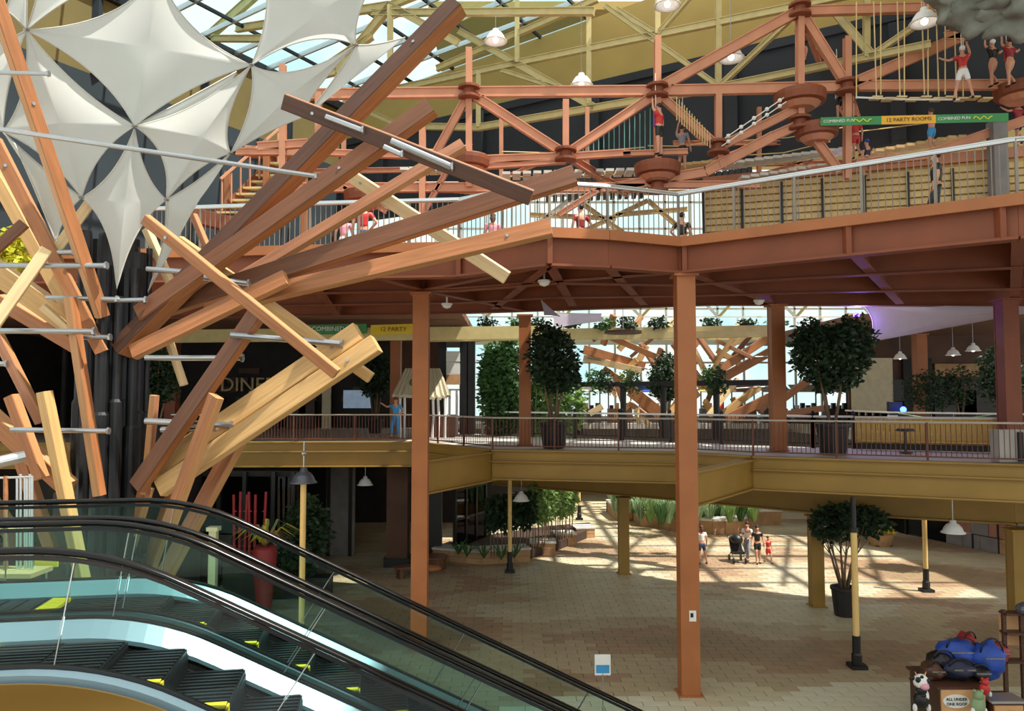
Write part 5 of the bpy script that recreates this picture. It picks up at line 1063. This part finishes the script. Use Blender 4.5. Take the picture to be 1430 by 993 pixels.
t = thing('hedge', 'dark leafy hedge behind the grey lamp post', 'hedge', PX(430, 29, .02)); leaves([(PX(432, 28.5, 2.4), (.9, .6, 1.4)), (PX(415, 28.5, 1.4), (.9, .6, 1.0))], 2200, .24, 91).build('foliage', 'leaf_dark', t, kind='stuff'); MB().box(PX(428, 28.6, .4), (2.0, .7, .76)).build('trough', 'black', t)
t = thing('stock_trolley', 'wire stock trolley with pale upright tubes beyond the escalators', 'trolley', PX(25, 11.0, L2 - 1.2))
for i, x in enumerate((-20, 8, 24, 29, 35, 38, 42, 45)): rod('upright', P(x, 800, 10.6), P(x, 662 + (i % 3) * 3, 10.6), .016 if i != 1 else .03, 'alu' if i != 1 else 'wood_orange', t, 6)
for y in (668, 740, 775, 797): rod('crossbar', P(-20, y, 10.6), P(46, y - 2, 10.6), .016, 'wood_pale' if y > 700 else 'alu', t, 6)
MB().box(P(20, 799, 10.6), (.75, .5, .06)).build('tray', 'tan_board', t)
t = thing('yellow_notice', 'yellow notice board seen through the escalator glass', 'notice', P(64, 785, 10.9)); MB().box(P(65, 786, 10.9), (.32, .03, .11)).build('board', 'yellow', t); rod('stem', P(65, 792, 10.9), P(65, 830, 10.9), .015, 'steel', t, 6)
t = thing('yellow_shrub', 'bright yellow-green shrub behind the timber beams', 'shrub', PX(22, 24, L3)); leaves([(P(24, 345, 20), (.35, .3, .65)), (P(4, 350, 20), (.3, .3, .5))], 700, .2, 93).build('foliage', 'leaf_yellow', t, kind='stuff'); MB().tube([PX(22, 20, L3), P(22, 360, 20)], .04, 6).build('stem', 'bark', t)
# ================================================================== level two, left: shops and hut
sw = thing('diner_front', 'dark timber shop front with large faded letters on level two', 'shop front', PX(360, 44, L2))
MB().box(PX(270, 45.7, 8.0), (24, .2, 5.0)).build('backing', 'dark_shop', sw)
for i in range(16): MB().box(PX(300 + i * 16, 45.4, 7.2 + (i % 4) * .55), (1.2, .15, .3)).build('wall_board', ['wood_dark', 'brown_wall', 'shop_panel', 'brown_wall'][i % 4], sw)
text_mesh('DINER', 1.15, 'slat_tan', upright(PX(347, 45.2, 8.0)), 'lettering', sw, .05)
for x0, x1, y0, y1, m in ((480, 518, 545, 570, 'screen'), (450, 462, 530, 600, 'cream_post'), (400, 440, 560, 600, 'wood_dark'), (330, 390, 555, 600, 'shop_panel'), (418, 428, 550, 580, 'blue')):
    p0, p1 = P(x0, y1, 45.0), P(x1, y0, 45.0); MB().box((p0 + p1) / 2, (p1.x - p0.x, .3, p1.z - p0.z)).build('display_panel', m, sw)
for i in range(7): MB().box(PX(10 + i * 40, 43, 8.0), (.2, .2, 5.0)).build('window_post', 'shop_panel', sw)
lc = MB().box((-15.5, 38.5, 10.75), (27, 15, .3)).build('ceiling_shops', 'soffit'); struct(lc, 'brown soffit over the level two shops')
t = thing('fascia_sign', 'olive sign board with a green and a yellow lettered strip below the deck', 'sign', P(500, 460, 33))
MB().bar(P(230, 470, 33), P(770, 464, 33), .2, .55).build('board', 'olive_steel', t)
o = MB().bar(P(422, 461, 32.8), P(512, 459, 32.8), .06, .42).build('green_strip', 'green_banner', t); text_mesh('COMBINED FUN', .27, 'white', upright(P(468, 459.5, 32.72)), 'lettering', o)
o = MB().bar(P(518, 461, 32.8), P(580, 459, 32.8), .06, .42).build('yellow_strip', 'yellow', t); text_mesh('12 PARTY', .27, 'wood_brown', upright(P(549, 460, 32.72)), 'lettering', o)
MB().bar(P(600, 470, 36), P(1090, 462, 34), .3, .5).build('rear_board', 'olive_steel', t); MB().bar(P(830, 470, 35), P(1060, 466, 34), .3, .3).build('rear_board', 'olive_steel', t)
t = thing('oval_ring', 'flat oval lamp ring hanging under the far boards', 'lamp', P(870, 464, 33)); b = MB(); b.lathe([(.7, -.05), (.8, -.05), (.8, .05), (.7, .05)], P(870, 464, 33), 24); b.build('ring', 'wood_dark', t); MB().lathe([(.05, -.04), (.7, -.04), (.7, 0), (.05, 0)], P(870, 464, 33), 24).build('diffuser', 'slat_tan', t); rod('hanger', P(870, 464, 33), P(870, 430, 33), .015, 'steel', t, 5)
# thatched hut
hp = PX(608, 35, L2); t = thing('thatched_hut', 'small hut with a shaggy thatched roof and crooked white posts', 'hut', hp)
b = MB(); zt = P(600, 515, 35).z; zb = P(600, 552, 35).z; x0, x1 = PX(553, 35, 0).x, PX(627, 35, 0).x; k = 26
top = [V((x0 + .4 + (x1 - x0 - .8) * i / k, 35, zt + .04 * (i % 2))) for i in range(k + 1)]
for sgn in (-1, 1):
    bt_ = [V((x0 + (x1 - x0) * i / k, 35 + sgn * 1.1, zb + random.uniform(-.12, .1))) for i in range(k + 1)]
    for i in range(k):
        m_ = (top[i] + top[i + 1] + bt_[i] + bt_[i + 1]) / 4
        b.add([top[i], top[i + 1], bt_[i + 1], bt_[i], top[i] - V((0, 0, .16)), top[i + 1] - V((0, 0, .16)), bt_[i + 1] - V((0, 0, .12)), bt_[i] - V((0, 0, .12))], [(0, 1, 2, 3), (7, 6, 5, 4), (0, 3, 7, 4), (1, 5, 6, 2), (3, 2, 6, 7), (0, 4, 5, 1)])
for e, xx in ((top[0], x0), (top[-1], x1)):
    b.add([e, V((xx, 35 - 1.1, zb)), V((xx, 35 + 1.1, zb)), e - V((0, 0, .2))], [(0, 1, 2), (3, 2, 1)])
b.build('thatch', 'thatch', t); rnd = random.Random(4)
for x in (560, 566, 596, 604, 612, 622): MB().tube([PX(x, 34.2, L2), PX(x + rnd.uniform(-2, 2), 34.2, (L2 + zb) / 2), PX(x + rnd.uniform(-1, 1), 34.3, zb + .1)], .06, 6).build('post', 'white', t)
MB().box((hp.x, 35.3, L2 + .5), (1.8, .5, 1.0)).build('counter', 'wood_dark', t)
MB().ball(P(578, 535, 34.3), (.2, .05, .22), 8, 6).build('badge', 'leaf', t)
# dark service tower by the hut
t = thing('service_tower', 'dark steel tower with white boxes beside the hut', 'tower', PX(650, 38, L2))
for x in (618, 648, 658): MB().box(PX(x, 38, 8.0), (.4, .4, 5.0)).build('upright', 'black_steel', t)
for y, m in ((478, 'shop_panel'), (498, 'white'), (515, 'white'), (530, 'tan_board')): MB().box(P(633, y, 37.8), (.65, .5, .5)).build('box', m, t)
for x in (628, 638, 674, 681): MB().tube([PX(x, 37, L2), PX(x, 37, P(x, 545, 37).z)], .06, 7).build('white_pole', 'white', t)
# grey cabinet on the walkway, right; bin; telescope stand
t = thing('grey_cabinet', 'pale grey cabinet with a dark stripe at the end of the walkway railing', 'cabinet', PX(1408, 21.4, L2)); MB().box(PX(1407, 21.5, L2 + .42), (.85, .4, .84)).build('body', 'concrete', t); MB().box(PX(1422, 21.25, L2 + .42), (.14, .06, .8)).build('stripe', 'black', t); MB().box(PX(1407, 21.5, L2 + .86), (.9, .45, .04)).build('top', 'concrete', t)
t = thing('pedestal_table', 'small black pedestal table in front of the board parapet', 'table', PX(1262, 24.8, L2)); MB().lathe([(.2, 0), (.2, .03), (.04, .05), (.04, .68), (.3, .7), (.3, .74)], PX(1262, 24.8, L2), 14).build('pedestal', 'black', t); MB().box(PX(1262, 24.8, L2 + .76), (.4, .3, .04)).build('tray', 'black', t)
# ================================================================== second timber tree far behind
t = thing('far_timber_tree', 'distant timber tree sculpture seen under the deck beyond the walkway', 'sculpture', PX(960, 54, .02))
rnd = random.Random(12)
FB = [(815, 488, 900, 512, 12, 'wood_orange'), (815, 500, 895, 518, 9, 'wood_pale'), (880, 545, 925, 580, 16, 'wood_orange'), (1000, 520, 1075, 470, 10, 'wood_orange'), (1005, 530, 1078, 490, 12, 'wood_orange'), (1010, 578, 1060, 540, 9, 'wood_tan'), (1015, 585, 1075, 555, 12, 'wood_orange'), (990, 580, 1030, 530, 6, 'wood_pale'), (975, 470, 1010, 520, 6, 'wood_red'), (1030, 460, 990, 525, 6, 'wood_tan'), (1000, 475, 1050, 500, 5, 'wood_red'), (985, 520, 960, 470, 5, 'wood_pale'), (940, 480, 985, 540, 7, 'wood_red'), (920, 560, 965, 520, 8, 'wood_orange'), (1060, 575, 1090, 540, 8, 'wood_red'), (1090, 560, 1130, 530, 9, 'wood_orange'), (1085, 580, 1150, 570, 8, 'wood_red'), (850, 470, 920, 500, 8, 'wood_orange'), (1000, 500, 1060, 455, 5, 'wood_pale'), (930, 585, 960, 540, 7, 'wood_tan')]
for (x1, y1, x2, y2, h, m) in FB: d1 = 49 + rnd.uniform(-1, 1); beam('timber_beam', P(x1, y1, d1), P(x2, y2, d1 + rnd.uniform(-1, 1)), .3, h * 50 / FPX, m, t)
for dx in (-.5, 0, .5): MB().lathe([(.16, 0), (.16, 9.2)], PX(960, 54, .02) + V((dx, .3 * dx, 0)), 8).build('trunk_tube', 'black_steel', t)
MB().lathe([(1.0, 0), (1.0, .1)], PX(960, 54, .02), 16).build('base_plate', 'black_steel', t)
for x1, y1, x2, y2 in ((820, 500, 930, 520), (990, 500, 1080, 498), (985, 545, 1075, 540)): rod('tie_rod', P(x1, y1, 49), P(x2, y2, 49), .05, 'steel', t, 6)
rnd = random.Random(33)
for i in range(34):
    x = rnd.uniform(822, 1030); y = rnd.uniform(465, 585); a_ = rnd.choice([-1, 1]) * rnd.uniform(.5, 1.3); l = rnd.uniform(18, 46); D = 51 + rnd.uniform(-2, 3)
    beam('timber_beam', P(x, y, D), P(x + l * math.cos(a_), y - l * math.sin(a_), D + rnd.uniform(-1, 1)), .25, rnd.uniform(5, 10) * 50 / FPX, rnd.choice(['wood_orange', 'wood_red', 'wood_tan', 'wood_brown', 'wood_pale', 'wood_honey']), t)
for i, (x, m, cl_) in enumerate(((700, 'wood_red', 'brick red'), (752, 'sky_blue', 'pale blue'), (822, 'white', 'white'), (865, 'crimson', 'crimson'), (908, 'blue', 'royal blue'), (951, 'wood_orange', 'orange'), (994, 'bench_yellow', 'yellow'), (1037, 'wood_brown', 'brown'), (1080, 'grey_cloth', 'grey'), (1123, 'thatch', 'straw coloured'), (1166, 'pink', 'pink'))):
    p = PX(x, 55.5, L2); tt = thing('market_stall', 'distant stall with a %s awning in front of the glazed end wall' % cl_, 'stall', p, 'stalls at the far end')
    MB().box(p + V((0, 0, .5)), (1.7, .8, 1.0)).build('counter', 'wood_brown' if i % 2 else 'shop_panel', tt)
    for s_ in (-.8, .8): MB().box(p + V((s_, 0, 1.2)), (.08, .08, 2.4)).build('post', 'black', tt)
    MB().plate([p + V((-1, -.6, 2.2)), p + V((1, -.6, 2.2)), p + V((1, .5, 2.7)), p + V((-1, .5, 2.7))], (0, -.4, 1), .06).build('awning', m, tt)
    for k in range(4): MB().box(p + V((-.6 + .4 * k, -.1, 1.12 + .08 * (k % 2))), (.26, .3, .25 + .16 * (k % 2))).build('goods', rnd.choice(['red', 'navy', 'white', 'leaf', 'black', 'tan_board']), tt)
fl2 = struct(MB().box((7, 57, L2 - .2), (40, 6, .36)).build('far_balcony', 'concrete'), 'level two balcony at the far end below the glazed wall')
for i in range(13):
    x = 600 + i * 40 + rnd.uniform(-8, 8); p = P(x, 451 + rnd.uniform(-1, 1), 36 if x < 800 else 34.6); tt = thing('trailing_plant', 'small trailing plant on the far olive boards under the deck', 'plant', p, 'plants along the far boards')
    leaves([(p, (.5, .3, .3))], 160, .2, 300 + i).build('foliage', 'leaf_dark' if i % 3 else 'leaf', tt, kind='stuff'); MB().lathe([(.12, -.25), (.2, -.05)], p, 8).build('pot', 'black', tt)
# far level-three slab and beams seen under the deck edge
t = struct(MB().box((6, 57, 11.6), (36, 5, .5)).build('far_gallery', 'olive_steel'), 'far gallery slab in front of the glazed end wall')
for i in range(12): MB().box((6 - 17 + i * 3, 54.6, 12.4), (.1, .1, 1.2)).build('gallery_post', 'white', t)
MB().box((6, 54.6, 13), (36, .08, .08)).build('gallery_rail', 'white', t)
# ================================================================== banner and hanging rock
t = thing('ropes_banner', 'long green and orange banner with white lettering hung across the ropes course', 'banner', P(1280, 168, 24.3))
a, c = P(1146, 170, 24.3), P(1408, 164, 23.6); u = (c - a).normalized(); n = V((u.y, -u.x, 0)); yaw = math.atan2(u.y, u.x); L = (c - a).length
for f0, f1, m in ((0, .33, 'green_banner'), (.33, .62, 'orange_banner'), (.62, 1, 'green_banner')): MB().bar(a.lerp(c, f0), a.lerp(c, f1), .03, .27).build('cloth', m, t)
MB().bar(a + V((0, .05, 0)), c + V((0, .05, 0)), .05, .05).build('batten', 'slat_tan', t)
for f in (.1, .715): text_mesh('COMBINED FUN', .13, 'white', upright(a.lerp(c, f) + n * .03, yaw), 'lettering', t)
text_mesh('12 PARTY ROOMS', .17, 'wood_brown', upright(a.lerp(c, .475) + n * .03, yaw), 'lettering', t)
for f in (.22, .86):
    MB().tube([a.lerp(c, f + i * .011) + n * .03 + V((0, 0, .05 * math.sin(i * 1.7))) for i in range(-4, 6)], .022, 5).build('script_flourish', 'lime', t)
t = thing('hanging_rock', 'rough grey-green artificial rock mass above the ropes course', 'rock', P(1385, 62, 22)); b = MB()
for c_, r_ in ((P(1385, -8, 22), (1.35, 1.1, 1.0)), (P(1430, 0, 21.6), (1.2, 1.0, 1.0)), (P(1348, -6, 22.2), (.8, .9, .75))): b.ball(c_, r_, 36, 24, noise_amp=.5)
b.build('rock_mass', 'rock', t, smooth=True); rod('hanger', P(1385, 0, 22), P(1385, -140, 22), .05, 'steel', t, 6)
t = thing('grey_post', 'grey steel post on the deck in front of the slat screen', 'post', PX(1408, 24.6, L3)); MB().box(PX(1404, 24.9, L3 + 2.55), (.46, .4, 5.1)).build('shaft', 'brick_grey', t); MB().box(PX(1408, 24.6, L3 + .1), (.7, .6, .2)).build('foot', 'brick_grey', t)
